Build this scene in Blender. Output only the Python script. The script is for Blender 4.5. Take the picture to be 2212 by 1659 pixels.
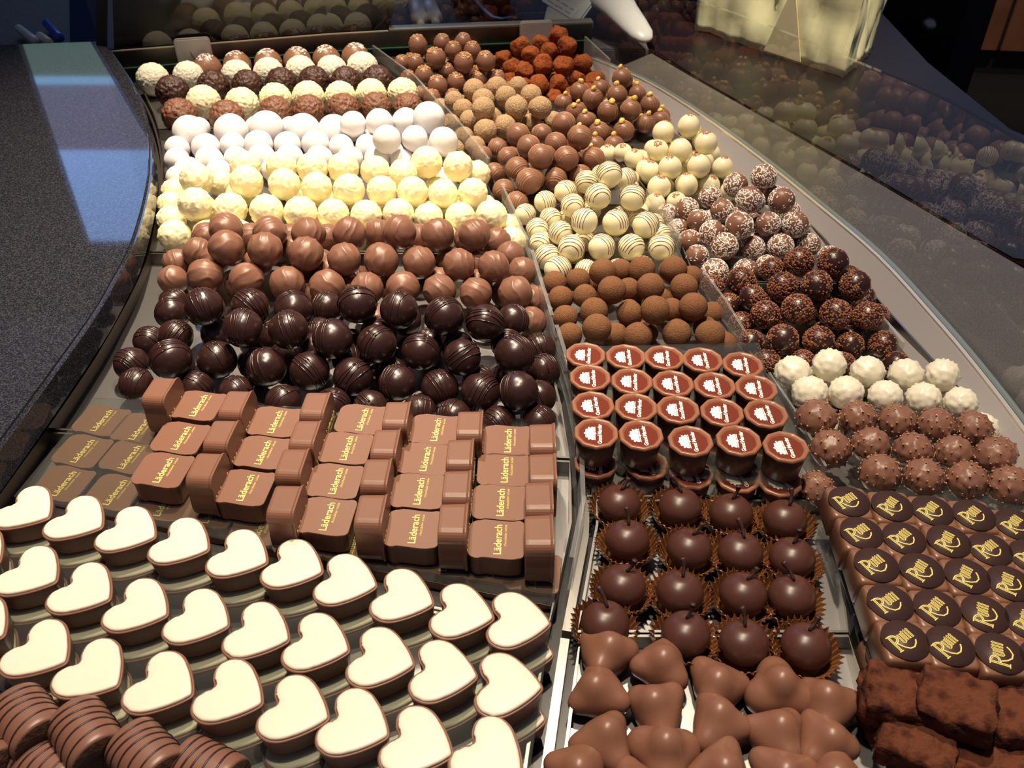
import bpy, bmesh, math, random, json
from mathutils import Vector, Matrix, Euler, noise
random.seed(11)
PI = math.pi
S = bpy.context.scene
for o in list(bpy.data.objects): bpy.data.objects.remove(o)
COL = S.collection

# ------------------------------------------------------------ camera, view, light
cam = bpy.data.cameras.new('camera'); camo = bpy.data.objects.new('camera', cam); COL.objects.link(camo)
cam.sensor_width = 36; cam.lens = 1915/2212*36; cam.clip_start = .01
camo.location = (0, 0, .43); camo.rotation_euler = (math.radians(51), 0, 0); S.camera = camo
cam.dof.use_dof = True; cam.dof.focus_distance = .62; cam.dof.aperture_fstop = 22
S.view_settings.view_transform = 'Standard'; S.view_settings.look = 'None'
S.view_settings.gamma = 1; S.view_settings.exposure = 0.35; S.view_settings.use_curve_mapping = False
W = bpy.data.worlds.new('world'); S.world = W; W.use_nodes = True
W.node_tree.nodes['Background'].inputs[0].default_value = (.30, .33, .5, 1)
W.node_tree.nodes['Background'].inputs[1].default_value = .16

def spot(name, loc, tgt, power, col, size, blend=.6, rad=.03):
    l = bpy.data.lights.new(name, 'SPOT'); o = bpy.data.objects.new(name, l); COL.objects.link(o)
    o.location = loc; o.rotation_euler = (Vector(tgt)-Vector(loc)).to_track_quat('-Z', 'Y').to_euler()
    l.energy = power; l.color = col; l.spot_size = math.radians(size); l.spot_blend = blend; l.shadow_soft_size = rad
    return o
WARM = (1, .82, .60)
spot('spot_lamp_back', (-.22, 1.22, 1.55), (-.22, .86, 0), 135, WARM, 42, .95, .035)
spot('spot_lamp_middle', (.10, .80, 1.6), (.04, .58, 0), 74, WARM, 60, .8, .035)
spot('added_fill_bag', (.36, .70, 1.8), (.40, 1.30, .08), 190, (1, .90, .74), 19, .8, .04)  # added spot that brightens the paper bag, no known lamp there
spot('added_fill_drawers', (1.7, 2.3, 2.2), (2.2, 3.8, -.6), 160, (1, .80, .58), 40, .8, .04)  # added spot to light the drawer fronts, an invented source
spot('spot_lamp_front', (-.12, .36, 1.6), (-.10, .20, 0), 52, (1, .84, .66), 52, .8, .035)

# ------------------------------------------------------------ helpers
F_ = 1915.; TH = math.radians(39)
def at(px, py, z=0.):                      # where the line of sight through a photo pixel meets the level z
    r = (px-1106)/F_; v = (py-829.5)/F_
    d = (r, math.cos(TH)-v*math.sin(TH), -math.sin(TH)-v*math.cos(TH)); t = (z-.43)/d[2]
    return Vector((d[0]*t, d[1]*t, z))

def mat(name, col, rough=.5, metal=0, spec=.5, coat=0, bump=None, var=None, sss=0, emit=None, vdetail=5):
    m = bpy.data.materials.new(name); m.use_nodes = True; n = m.node_tree; b = n.nodes['Principled BSDF']
    b.inputs['Base Color'].default_value = (*col, 1); b.inputs['Roughness'].default_value = rough
    b.inputs['Metallic'].default_value = metal; b.inputs['Specular IOR Level'].default_value = spec
    b.inputs['Coat Weight'].default_value = coat; b.inputs['Coat Roughness'].default_value = .15
    if sss:
        b.inputs['Subsurface Weight'].default_value = sss; b.inputs['Subsurface Radius'].default_value = (.004, .0025, .0015)
        b.inputs['Subsurface Scale'].default_value = 1.
    if emit: b.inputs['Emission Color'].default_value = (*emit[0], 1); b.inputs['Emission Strength'].default_value = emit[1]
    tc = n.nodes.new('ShaderNodeTexCoord')
    if bump:                                # (scale, strength, distance)
        t = n.nodes.new('ShaderNodeTexNoise'); t.inputs['Scale'].default_value = bump[0]; t.inputs['Detail'].default_value = 6
        n.links.new(tc.outputs['Object'], t.inputs['Vector'])
        bp = n.nodes.new('ShaderNodeBump'); bp.inputs['Strength'].default_value = bump[1]; bp.inputs['Distance'].default_value = bump[2]
        n.links.new(t.outputs['Fac'], bp.inputs['Height']); n.links.new(bp.outputs['Normal'], b.inputs['Normal'])
    if var:                                 # (scale, second colour, low, high)
        t = n.nodes.new('ShaderNodeTexNoise'); t.inputs['Scale'].default_value = var[0]; t.inputs['Detail'].default_value = vdetail
        n.links.new(tc.outputs['Object'], t.inputs['Vector'])
        r = n.nodes.new('ShaderNodeValToRGB'); r.color_ramp.elements[0].position = var[2]; r.color_ramp.elements[1].position = var[3]
        r.color_ramp.elements[0].color = (*col, 1); r.color_ramp.elements[1].color = (*var[1], 1)
        n.links.new(t.outputs['Fac'], r.inputs['Fac']); n.links.new(r.outputs['Color'], b.inputs['Base Color'])
    return m

def pane_mat(name, tint=(.95, .97, .96), ior=1.5, rough=.0, haze=0.):
    m = bpy.data.materials.new(name); m.use_nodes = True; n = m.node_tree; n.nodes.clear()
    out = n.nodes.new('ShaderNodeOutputMaterial'); mx = n.nodes.new('ShaderNodeMixShader')
    tr = n.nodes.new('ShaderNodeBsdfTransparent'); tr.inputs[0].default_value = (*tint, 1)
    gl = n.nodes.new('ShaderNodeBsdfGlossy'); gl.inputs['Roughness'].default_value = rough; gl.inputs['Color'].default_value = (1, 1, 1, 1)
    fr = n.nodes.new('ShaderNodeFresnel'); fr.inputs[0].default_value = ior
    geo = n.nodes.new('ShaderNodeNewGeometry'); inv = n.nodes.new('ShaderNodeMath'); inv.operation = 'SUBTRACT'; inv.inputs[0].default_value = 1
    mul = n.nodes.new('ShaderNodeMath'); mul.operation = 'MULTIPLY'      # only the outer faces reflect
    n.links.new(geo.outputs['Backfacing'], inv.inputs[1]); n.links.new(fr.outputs[0], mul.inputs[0]); n.links.new(inv.outputs[0], mul.inputs[1])
    n.links.new(mul.outputs[0], mx.inputs[0]); n.links.new(tr.outputs[0], mx.inputs[1]); n.links.new(gl.outputs[0], mx.inputs[2])
    last = mx
    if haze:
        df = n.nodes.new('ShaderNodeBsdfDiffuse'); df.inputs[0].default_value = (.8, .8, .8, 1)
        m2 = n.nodes.new('ShaderNodeMixShader'); m2.inputs[0].default_value = haze
        n.links.new(mx.outputs[0], m2.inputs[1]); n.links.new(df.outputs[0], m2.inputs[2]); last = m2
    n.links.new(last.outputs[0], out.inputs[0]); return m

MILK = mat('milk chocolate', (.215, .100, .065), .40, spec=.45, bump=(5, .10, .0006))
MILKL = mat('light milk chocolate', (.30, .145, .088), .42, spec=.45)
MILKP = mat('moulded milk chocolate', (.212, .096, .058), .40, spec=.45, bump=(400, .05, .0006))
MILKD = mat('deep milk chocolate', (.12, .048, .030), .36, spec=.5)
DARK = mat('dark chocolate', (.034, .013, .011), .30, spec=.6, bump=(4, .15, .0012))
DARKM = mat('matt dark chocolate', (.048, .022, .019), .5, spec=.4)
DARKR = mat('grated dark chocolate', (.070, .028, .020), .36, spec=.5, bump=(9, .8, .0016))
MILKR = mat('grated milk chocolate', (.21, .088, .048), .40, spec=.5, bump=(9, .8, .0016))
CREAMR = mat('grated cream chocolate', (.92, .84, .56), .55, bump=(11, .7, .0014), sss=.3)
WHITER = mat('coconut rough white', (.92, .88, .72), .6, bump=(13, .9, .0016), sss=.2)
CREAM = mat('cream chocolate', (.97, .87, .56), .42, bump=(5, .35, .0012), sss=.4)
POWDER = mat('icing sugar', (.84, .81, .82), .95, spec=.1, bump=(6, .25, .0006), var=(7, (.70, .66, .68), .56, .80))
COCOA = mat('cocoa powder', (.215, .103, .052), .95, spec=.1, bump=(14, .7, .0012), var=(9, (.15, .055, .022), .48, .80))
COCOAR = mat('red cocoa powder', (.30, .080, .026), .95, spec=.1, bump=(7, .8, .002), var=(4, (.12, .032, .014), .50, .72))
NUT = mat('chopped nut coat', (.62, .42, .24), .8, bump=(15, 1.0, .0020), var=(14, (.34, .20, .10), .46, .66))
NUTC = mat('nut crumbs', (.58, .32, .13), .5)
BRIT = mat('brittle crumbs', (.30, .115, .060), .38)
IVORY = mat('ivory chocolate', (.84, .77, .52), .34, sss=.2)
WHITEK = mat('white knobbly chocolate', (.80, .75, .60), .36, sss=.2)
STR = mat('milk drizzle', (.50, .27, .15), .4)
STRD = mat('brown drizzle', (.13, .032, .018), .4)
CRUST = mat('baked crust', (.48, .20, .07), .7)
COCO = mat('coconut flakes', (.93, .89, .82), .6)
SUGAR = mat('sugar flakes', (.9, .86, .8), .6)
CANDY = mat('candied peel', (.88, .55, .14), .3, sss=.2)
HAZ = mat('hazelnut bits under chocolate', (.46, .23, .11), .42)
GOLD = mat('gold print', (.80, .66, .20), .5)
WPRINT = mat('white print', (.92, .86, .80), .5)
GLAZE = mat('glossy lid glaze', (.17, .036, .020), .14, spec=.6)
LID = mat('lid chocolate', (.30, .125, .068), .34)
HEARTC = mat('white nut cream', (.82, .735, .60), .45, var=(90, (.76, .50, .34), .62, .74), bump=(60, .12, .002), sss=.15)
PAPER = mat('brown baking paper', (.22, .085, .03), .4, spec=.5)
STEEL = mat('brushed steel', (.34, .33, .33), .36, 1, bump=(40, .05, .001))
STEELD = mat('dark steel', (.13, .125, .12), .33, 1)
WALLST = mat('satin steel wall', (.36, .33, .32), .5, .35)
BLACK = mat('black plastic', (.012, .012, .014), .35)
BLACKG = mat('glossy black board', (.010, .007, .008), .35, spec=.3)
GRAN = mat('speckled granite', (.012, .013, .020), .035, spec=.5, vdetail=2, var=(950, (.070, .068, .080), .44, .76))
GRAN2 = mat('grey speckled granite', (.085, .072, .062), .35, spec=.45, vdetail=2, var=(900, (.17, .15, .13), .42, .75))
WOODB = mat('brown veneer', (.20, .085, .045), .4, var=(9, (.15, .06, .03), .4, .7))
FLOORM = mat('dark floor', (.012, .012, .013), .9, spec=.1)
ACR = pane_mat('clear acrylic', (.93, .94, .93), 1.49, .06, .15)
ACR_SHADE = pane_mat('clear acrylic plate', (.82, .84, .80), 1.45, .06, .02)  # tint dims the layer underneath, shade put into the plate colour
GLASS = pane_mat('front glass', (.96, .98, .97), 1.55)
EDGE = mat('polished glass edge', (.16, .19, .185), .2, spec=.7)
GREEN = mat('green glass edge', (.06, .22, .14), .2)
CARD = mat('grey card holder', (.50, .46, .44), .35, .2)
WPLAST = mat('white plastic', (.70, .66, .62), .35)
BLUEP = mat('blue pen plastic', (.03, .09, .55), .3)
BAGM = mat('cream paper', (.80, .73, .42), .6, bump=(20, .2, .004))
RED = mat('red brown jar', (.14, .03, .02), .3)

def mesh(name, vs, fs, m, smooth=True, mats=None, mi=None):
    me = bpy.data.meshes.new(name); me.from_pydata([tuple(v) for v in vs], [], fs)
    for x in ([m] if mats is None else mats): me.materials.append(x)
    if mi: me.polygons.foreach_set('material_index', mi)
    me.polygons.foreach_set('use_smooth', [smooth]*len(me.polygons)); me.update(); return me
def link(name, me, parent=None, loc=(0, 0, 0), rot=(0, 0, 0), sc=1):
    o = bpy.data.objects.new(name, me); COL.objects.link(o); o.location = loc; o.rotation_euler = rot
    o.scale = (sc, sc, sc) if not hasattr(sc, '__len__') else sc
    if parent: o.parent = parent
    return o
def tag(o, label=None, cat=None, group=None, kind=None):
    if label: o['label'] = label
    if cat: o['category'] = cat
    if group: o['group'] = group
    if kind: o['kind'] = kind
    return o
def thing(name, loc, label, cat, group=None, rot=(0, 0, 0)):
    o = bpy.data.objects.new(name, None); COL.objects.link(o); o.empty_display_size = .01; o.location = loc; o.rotation_euler = rot
    return tag(o, label, cat, group)
def copy_tree(o, parent=None, first=True):
    c = o.copy(); COL.objects.link(c)
    if parent: c.parent = parent
    for k in o.children: copy_tree(k, c)
    return c
def bev_mesh(name, bm, m, w=.001, seg=2, smooth=True):
    if w: bmesh.ops.bevel(bm, geom=list(bm.edges), offset=w, segments=seg, affect='EDGES', clamp_overlap=True)
    me = bpy.data.meshes.new(name); bm.to_mesh(me); bm.free(); me.materials.append(m)
    me.polygons.foreach_set('use_smooth', [smooth]*len(me.polygons)); return me
def box(name, size, m, w=.001, c=(0, 0, 0), seg=2):
    bm = bmesh.new(); bmesh.ops.create_cube(bm, size=1)
    for v in bm.verts: v.co = Vector((v.co.x*size[0]+c[0], v.co.y*size[1]+c[1], v.co.z*size[2]+c[2]))
    return bev_mesh(name, bm, m, w, seg, False)
def ico(sub):
    bm = bmesh.new(); bmesh.ops.create_icosphere(bm, subdivisions=sub, radius=1)
    vs = [v.co.copy() for v in bm.verts]; fs = [[v.index for v in f.verts] for f in bm.faces]; bm.free(); return vs, fs
ICO = {k: ico(k) for k in (2, 3, 4, 5)}
def ball(name, fn, m, sub=4):
    vs, fs = ICO[sub]; return mesh(name, [v*fn(v) for v in vs], fs, m)
def prism(name, outline, z0, z1, m, w=0, smooth=False, seg=2):    # a filled outline given height
    n = len(outline); bm = bmesh.new()
    a = [bm.verts.new((p[0], p[1], z0)) for p in outline]; b = [bm.verts.new((p[0], p[1], z1)) for p in outline]
    bm.faces.new(a[::-1]); bm.faces.new(b)
    for i in range(n): bm.faces.new((a[i], a[(i+1) % n], b[(i+1) % n], b[i]))
    bmesh.ops.recalc_face_normals(bm, faces=bm.faces)
    if w:
        es = [e for e in bm.edges if abs(e.verts[0].co.z-e.verts[1].co.z) < 1e-6]
        bmesh.ops.bevel(bm, geom=es, offset=w, segments=seg, affect='EDGES')
    me = bpy.data.meshes.new(name); bm.to_mesh(me); bm.free(); me.materials.append(m)
    me.polygons.foreach_set('use_smooth', [smooth]*len(me.polygons)); return me
def loft(name, rings, m, cap=(True, True), smooth=True, mats=None, mfn=None):   # rings of equal point count joined
    n = len(rings[0]); vs = [p for r in rings for p in r]; fs = []; mi = []
    for k in range(len(rings)-1):
        for i in range(n):
            fs.append([k*n+i, k*n+(i+1) % n, (k+1)*n+(i+1) % n, (k+1)*n+i]); mi.append(mfn(k) if mfn else 0)
    if cap[0]: fs.append(list(range(n))[::-1]); mi.append(mfn(0) if mfn else 0)
    if cap[1]: fs.append([(len(rings)-1)*n+i for i in range(n)]); mi.append(mfn(len(rings)-2) if mfn else 0)
    return mesh(name, vs, fs, m, smooth, mats, mi if mfn else None)
def tubes(name, paths, m, nside=6, flat=1.):                     # paths: list of [(Vector, radius)], optional normal for flattening
    vs = []; fs = []
    for path in paths:
        base = len(vs); k = len(path)
        for i, (p, r) in enumerate(path):
            t = (path[min(i+1, k-1)][0]-path[max(i-1, 0)][0]).normalized()
            up = Vector((0, 0, 1)) if abs(t.z) < .95 else Vector((1, 0, 0))
            s = t.cross(up).normalized(); u = s.cross(t)
            for j in range(nside):
                a = 2*PI*j/nside; vs.append(p+(s*math.cos(a)+u*math.sin(a)*flat)*r)
        for i in range(k-1):
            for j in range(nside):
                fs.append([base+i*nside+j, base+i*nside+(j+1) % nside, base+(i+1)*nside+(j+1) % nside, base+(i+1)*nside+j])
        fs.append([base+j for j in range(nside)][::-1]); fs.append([base+(k-1)*nside+j for j in range(nside)])
    return mesh(name, vs, fs, m)
def chips(name, spots, m, seed=0, shape='grain'):                # spots: (Vector position, normal, size); little crumbs
    rnd = random.Random(seed); vs = []; fs = []
    for p, nrm, s in spots:
        q = nrm.to_track_quat('Z', 'Y') @ Euler((0, 0, rnd.uniform(0, 6.3))).to_quaternion()
        if shape == 'flake': dim = (s*rnd.uniform(.9, 1.5), s*rnd.uniform(.35, .6), s*.26)
        else: dim = (s*rnd.uniform(.6, 1.1), s*rnd.uniform(.5, .9), s*rnd.uniform(.4, .7))
        b = len(vs)
        for x, y, z in ((1, 0, 0), (0, 1, 0), (-1, 0, 0), (0, -1, 0), (.5, .5, 1), (-.5, .5, 1), (-.5, -.5, 1), (.5, -.5, 1)):
            vs.append(p+q @ Vector((x*dim[0], y*dim[1], z*dim[2]*1.0-dim[2]*.2)))
        fs += [[b+4, b+5, b+6, b+7], [b+0, b+1, b+4], [b+1, b+5, b+4], [b+1, b+2, b+5], [b+2, b+6, b+5], [b+2, b+3, b+6], [b+3, b+7, b+6], [b+3, b+0, b+7], [b+0, b+4, b+7]]
    return mesh(name, vs, fs, m, False)
def rdir(rnd, zmin=-1., zmax=1.):
    z = rnd.uniform(zmin, zmax); a = rnd.uniform(0, 2*PI); r = math.sqrt(max(0, 1-z*z)); return Vector((r*math.cos(a), r*math.sin(a), z))
def nz(v, f, o=0.): return noise.noise(v*f+Vector((o, o*1.7, -o)))
def ridge(v, f, o=0.): return 1-abs(nz(v, f, o))*2
def poisson(rnd, n, dmin, zmin=-1, zmax=1):
    out = []
    for _ in range(n*30):
        d = rdir(rnd, zmin, zmax)
        if all((d-e).length > dmin for e in out): out.append(d)
        if len(out) >= n: break
    return out
def arcs(seed, ax, offs, zmin, r, R=1.0, wob=.02, fn=None):      # drizzle lines: parallel cuts of a ball
    rnd = random.Random(seed); a = Vector(ax).normalized(); s = a.cross(Vector((0, 0, 1))).normalized(); u = s.cross(a); out = []
    for d in offs:
        rr = math.sqrt(max(.01, 1-d*d)); cur = []; ph = rnd.uniform(0, 6)
        for i in range(49):
            t = 2*PI*i/48; p = (a*(d+wob*math.sin(3*t+ph))+(s*math.cos(t+PI/2)+u*math.sin(t+PI/2)*-1)*-rr); p.normalize()
            if p.z > zmin: cur.append((p*(fn(p) if fn else R), r*(1+.25*math.sin(5*t+ph))))
            elif len(cur) > 2: out.append(cur); cur = []
            else: cur = []
        if len(cur) > 2: out.append(cur)
    return out

# ------------------------------------------------------------ chocolate prototypes (unit radius), hidden nowhere: each first use is the thing itself
def k_sprinkle(i):
    rnd = random.Random(i); fn = lambda v: 1+.06*v.z*max(v.z, 0)+.01*nz(v, 2, i)
    b = ball('sugar topped truffle', fn, MILKL, 3)
    sp = [(d*fn(d)*.995, d, rnd.uniform(.07, .13)) for d in (rdir(rnd, .80, 1) for _ in range(42))]+[(d*fn(d)*.995, d, rnd.uniform(.03, .06)) for d in (rdir(rnd, .2, .85) for _ in range(12))]
    return b, [('sugar_flakes', chips('sugar flakes', sp, SUGAR, i, 'flake'), None)]
def k_rough(m, amp=.07, f=4.2):
    def g(i): return ball('rough truffle', lambda v: .96+amp*(ridge(v, f, i)-.4)+.05*nz(v, 9, i)+.03*nz(v, 19, i), m, 5 if i < 2 else 4), []
    return g
def k_powder(i): return ball('powdered truffle', lambda v: .995+.03*nz(v, 1.4, i)+.008*nz(v, 7, i), POWDER, 4), []
def k_cream(i):
    rnd = random.Random(50+i); P_ = poisson(rnd, 46, .42); H_ = [rnd.uniform(.5, 1.3) for _ in P_]
    def fn(v):
        s = 0
        for d, h in zip(P_, H_):
            q = (v-d).length_squared
            if q < .14: s = max(s, h*math.exp(-math.sqrt(q)/.11))
        return .945+.075*s+.045*ridge(v+Vector((nz(v, 3, i), nz(v, 2, i), 0))*.35, 3.2, i)+.012*nz(v, 12, i)
    return ball('cream truffle', fn, CREAM, 5), []
def k_milk(i):
    rnd = random.Random(i); a = rdir(rnd, -.4, .4); c = rdir(rnd, .3, .9)
    def fn(v):
        w = a.dot(v)*11+3*nz(v, 1.3, i)+2.2*(v-c).length
        amt = max(0, min(1, 1.5*(v.z+.35)))*max(0, min(1, .8+1.3*nz(v, 1.3, i+9)))
        return .972+.060*amt*(1-abs(math.sin(w*.62)))**1.6+.02*nz(v, 1.6, i)+.04*math.exp(-(v-c).length_squared/.03)
    return ball('milk truffle', fn, MILK, 5), []
def k_dark(i):
    rnd = random.Random(i*3+1); c = rdir(rnd, .2, .8); fl = rdir(rnd, -.2, .5)
    def fn(v):
        return .985+.022*nz(v, 1.7, i)+.035*math.exp(-(v-c).length_squared/.04)*(1+nz(v, 9, i))-.0*fl.dot(v)
    a = (math.cos(i*1.3), math.sin(i*1.3)*.6, rnd.uniform(-.35, .35)); n = rnd.choice((3, 4, 5)); o0 = rnd.uniform(-.5, -.1)
    offs = [o0+j*rnd.uniform(.15, .24)+rnd.uniform(-.03, .03) for j in range(n)]; offs = [d for d in offs if abs(d) < .9]
    ar = arcs(i, a, offs, -.45, .046, 1, .035, fn)
    return ball('dark truffle', fn, DARK, 4), [('drizzle', tubes('dark drizzle', ar, DARK, 6, .7), None)]
def k_nuttop(i):
    rnd = random.Random(i); fn = lambda v: (1+.10*max(v.z, 0)**2)*(.97+.01*nz(v, 2, i)); sp = []
    for _ in range(46): d = rdir(rnd, .78, 1); sp.append((d*fn(d), d, rnd.uniform(.07, .14)))
    for _ in range(8): d = rdir(rnd, .2, .8); sp.append((d*fn(d), d, rnd.uniform(.04, .06)))
    return ball('nut topped truffle', fn, MILK, 3), [('nut_topping', chips('nut topping', sp, NUTC, i), None)]
def k_lump(i):
    rnd = random.Random(i); pl = [(rdir(rnd), rnd.uniform(.74, .9)) for _ in range(9)]
    def fn(v):
        r = 1.06
        for d, h in pl:
            c = d.dot(v)
            if c > .3: r = min(r, h/c+.03)
        return r+.06*nz(v, 2.6, i)+.03*nz(v, 7, i)
    return ball('lumpy cocoa truffle', fn, COCOAR, 4), []
def k_nut(i): return ball('nut coated truffle', lambda v: .97+.03*nz(v, 2, i)+.045*nz(v, 13, i)+.03*nz(v, 25, i), NUT, 5 if i < 2 else 4), []
def k_candied(i):
    rnd = random.Random(i); fn = lambda v: .97+.012*nz(v, 2, i); a = ((-.3, .5, 0, -.6)[i], -1, .05)
    ar = arcs(i, a, [-.7, -.45, -.2, .08, .35, .62], -.2, .022, 1, .02, fn)
    t = Vector((.12*math.sin(i*2), .1*math.cos(i), 1)).normalized()
    cb, cf = ICO[2]; cm = mesh('candied peel', [Vector((v.x*.30, v.y*.22, v.z*.30))*(1+.25*nz(v, 2, i)) for v in cb], cf, CANDY, False)
    return ball('candied peel truffle', fn, MILKD if False else MILK, 3), [('drizzle', tubes('milk drizzle lines', ar, STR, 6, 1), 'pale drizzle lines'), ('candied_peel', cm, 'orange candied peel piece', t*1.10, i)]
def k_smilk(i):
    rnd = random.Random(i+70); fn = lambda v: (1+.05*abs(v.y))*(.975+.01*nz(v, 2, i)); a = ((-.5, .35, -.15, .6)[i], -1, (.05, -.1, .15, -.05)[i])
    o0 = (-.72, -.6, -.66, -.7)[i]; ar = arcs(i, a, [o0+j*.185+rnd.uniform(-.02, .02) for j in range(8)], -.12, .024, 1, .012, fn)
    return ball('striped milk truffle', fn, MILK, 4), [('drizzle', tubes('pale drizzle', ar, STR, 6, 1), 'pale drizzle lines')]
def k_crust(i):
    rnd = random.Random(i); t = Vector((.2*math.sin(i*2.4), .2*math.cos(i*1.7), 1)).normalized(); fn = lambda v: .965+.012*nz(v, 2, i)+.07*max(0, v.dot(t))**8
    sp = []
    for _ in range(60):
        d = (t+rdir(rnd)*rnd.uniform(.18, .36)).normalized(); sp.append((d*fn(d)*.995, d, rnd.uniform(.04, .09)))
    return ball('ivory truffle', fn, IVORY, 3), [('crust', chips('brown crust', sp, CRUST, i), 'brown baked crust flakes')]
def k_swhite(i):
    rnd = random.Random(i+30); fn = lambda v: .985+.008*nz(v, 2, i); a = ((-.7, .4, -.1, .8, -.4)[i], -1, (.1, -.15, .05, 0, .2)[i])
    o0 = (-.75, -.45, -.2, -.7, -.6)[i]; n = (7, 6, 5, 7, 6)[i]; ar = arcs(i, a, [o0+j*(.2+.02*(i % 3))+rnd.uniform(-.02, .02) for j in range(n)], -.12, .026, 1, .014, fn)
    ar = [q for q in ar if len(q) > 3]
    return ball('striped white truffle', fn, IVORY, 4), [('drizzle', tubes('brown drizzle', ar, STRD, 6, 1), 'thin brown drizzle lines')]
def k_coco(i):
    rnd = random.Random(i); fn = lambda v: .96+.015*nz(v, 2, i); sp = []; bare = rdir(rnd, -.5, .3)
    for d in poisson(rnd, 260, .10, -.5, 1):
        if rnd.random() < (.12 if bare.dot(d) > .45 else 1): sp.append((d*fn(d)*.99, d, rnd.uniform(.08, .12)))
    return ball('coconut truffle', fn, MILK, 3), [('coconut_flakes', chips('coconut flakes', sp, COCO, i, 'flake'), 'white coconut flakes')]
def k_cocoa(i): return ball('cocoa truffle', lambda v: .985+.03*nz(v, 1.5, i)+.012*nz(v, 9, i), COCOA, 4), []
def k_brit(i):
    rnd = random.Random(i); fn = lambda v: .95+.02*nz(v, 2, i); sp = []; bare = rdir(rnd, -.4, .5)
    for d in poisson(rnd, 300, .12, -.7, 1):
        if rnd.random() < (.2 if bare.dot(d) > .6 else 1): sp.append((d*fn(d)*.98, d, rnd.uniform(.085, .14)))
    return ball('brittle truffle', fn, DARK, 3), [('brittle_crumbs', chips('brittle crumbs', sp, BRIT, i), 'reddish brown brittle crumbs')]
def k_knob(m, crumb):
    def g(i):
        rnd = random.Random(90+i); P_ = poisson(rnd, 60, .27, -.6, 1); H_ = [rnd.uniform(.5, 1.3) for _ in P_]
        def fn(v):
            s = 0
            for d, h in zip(P_, H_):
                q = (v-d).length_squared
                if q < .06: s += h*math.exp(-q/.012)
            return .92+.03*nz(v, 2, i)+.12*s
        ch = []
        if crumb:
            sp = [(d*fn(d)*.985, d, rnd.uniform(.06, .09)) for d in P_ if rnd.random() < .85]
            ch = [('nut_pieces', chips('nut pieces', sp, HAZ, i), 'lighter nut bits showing through')]
        return ball('knobbly rocher', fn, m, 4), ch
    return g

KINDS = {  # kind: (maker, variants, object name, description, pile phrase, category, tilt)
 'sprinkle': (k_sprinkle, 3, 'sugar_topped_truffle', 'sugar topped milk egg truffle', 'behind the white ones', .15),
 'whiterough': (k_rough(WHITER, .03, 6), 3, 'rough_white_truffle', 'rough white truffle', 'behind the dark grated ones', 3),
 'darkrough': (k_rough(DARKR, .09, 4.5), 3, 'grated_dark_truffle', 'grated dark truffle', 'behind the cream ones', 3),
 'creamrough': (k_rough(CREAMR, .05, 5), 3, 'grated_cream_truffle', 'rough cream coloured truffle', 'behind the milk grated ones', 3),
 'milkrough': (k_rough(MILKR, .10, 4.2), 3, 'grated_milk_truffle', 'grated milk truffle', 'behind the powdered ones', 3),
 'powder': (k_powder, 3, 'sugar_dusted_truffle', 'icing sugar dusted truffle', 'powdered white', 3),
 'cream': (k_cream, 4, 'spiky_cream_truffle', 'spiky yellowish cream truffle', 'cream', 3),
 'milk': (k_milk, 6, 'ridged_milk_truffle', 'ridged milk chocolate truffle', 'milk chocolate', .4),
 'dark': (k_dark, 7, 'drizzled_dark_truffle', 'glossy dark drizzled truffle', 'dark chocolate', .4),
 'nuttop': (k_nuttop, 3, 'nut_topped_truffle', 'nut tipped milk truffle', 'nut tipped', .2),
 'cocoalump': (k_lump, 5, 'lumpy_cocoa_truffle', 'lumpy red cocoa truffle', 'lumpy cocoa', 3),
 'nutball': (k_nut, 3, 'nut_coated_truffle', 'beige nut coated truffle', 'beige nut', 3),
 'candied': (k_candied, 4, 'candied_peel_truffle', 'orange peel topped milk truffle', 'candied peel', .3),
 'stripemilk': (k_smilk, 4, 'striped_milk_truffle', 'pale striped milk truffle', 'striped milk', .2),
 'whitecrust': (k_crust, 4, 'crusted_ivory_truffle', 'brown crusted ivory truffle', 'ivory crusted', .25),
 'stripewhite': (k_swhite, 5, 'striped_white_truffle', 'brown striped white truffle', 'striped white', .2),
 'coconut': (k_coco, 4, 'coconut_flake_truffle', 'coconut flaked milk truffle', 'coconut', .5),
 'cocoaball': (k_cocoa, 3, 'cocoa_dusted_truffle', 'round cocoa dusted truffle', 'cocoa dusted', 3),
 'brittle': (k_brit, 4, 'brittle_truffle', 'brittle coated dark truffle', 'brittle', .6),
 'knobwhite': (k_knob(WHITEK, 0), 3, 'knobbly_white_rocher', 'knobbly white rocher', 'white rocher', .4),
 'knobmilk': (k_knob(MILK, 1), 4, 'knobbly_milk_rocher', 'knobbly milk rocher', 'milk rocher', .4),
}
ORD = ['first', 'second', 'third', 'fourth', 'fifth', 'sixth', 'seventh', 'eighth', 'ninth', 'tenth', 'eleventh', 'twelfth']
def ordinal(i, n): return 'leftmost' if i == 0 else 'rightmost' if i == n-1 else ORD[i]+' from left'
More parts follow.
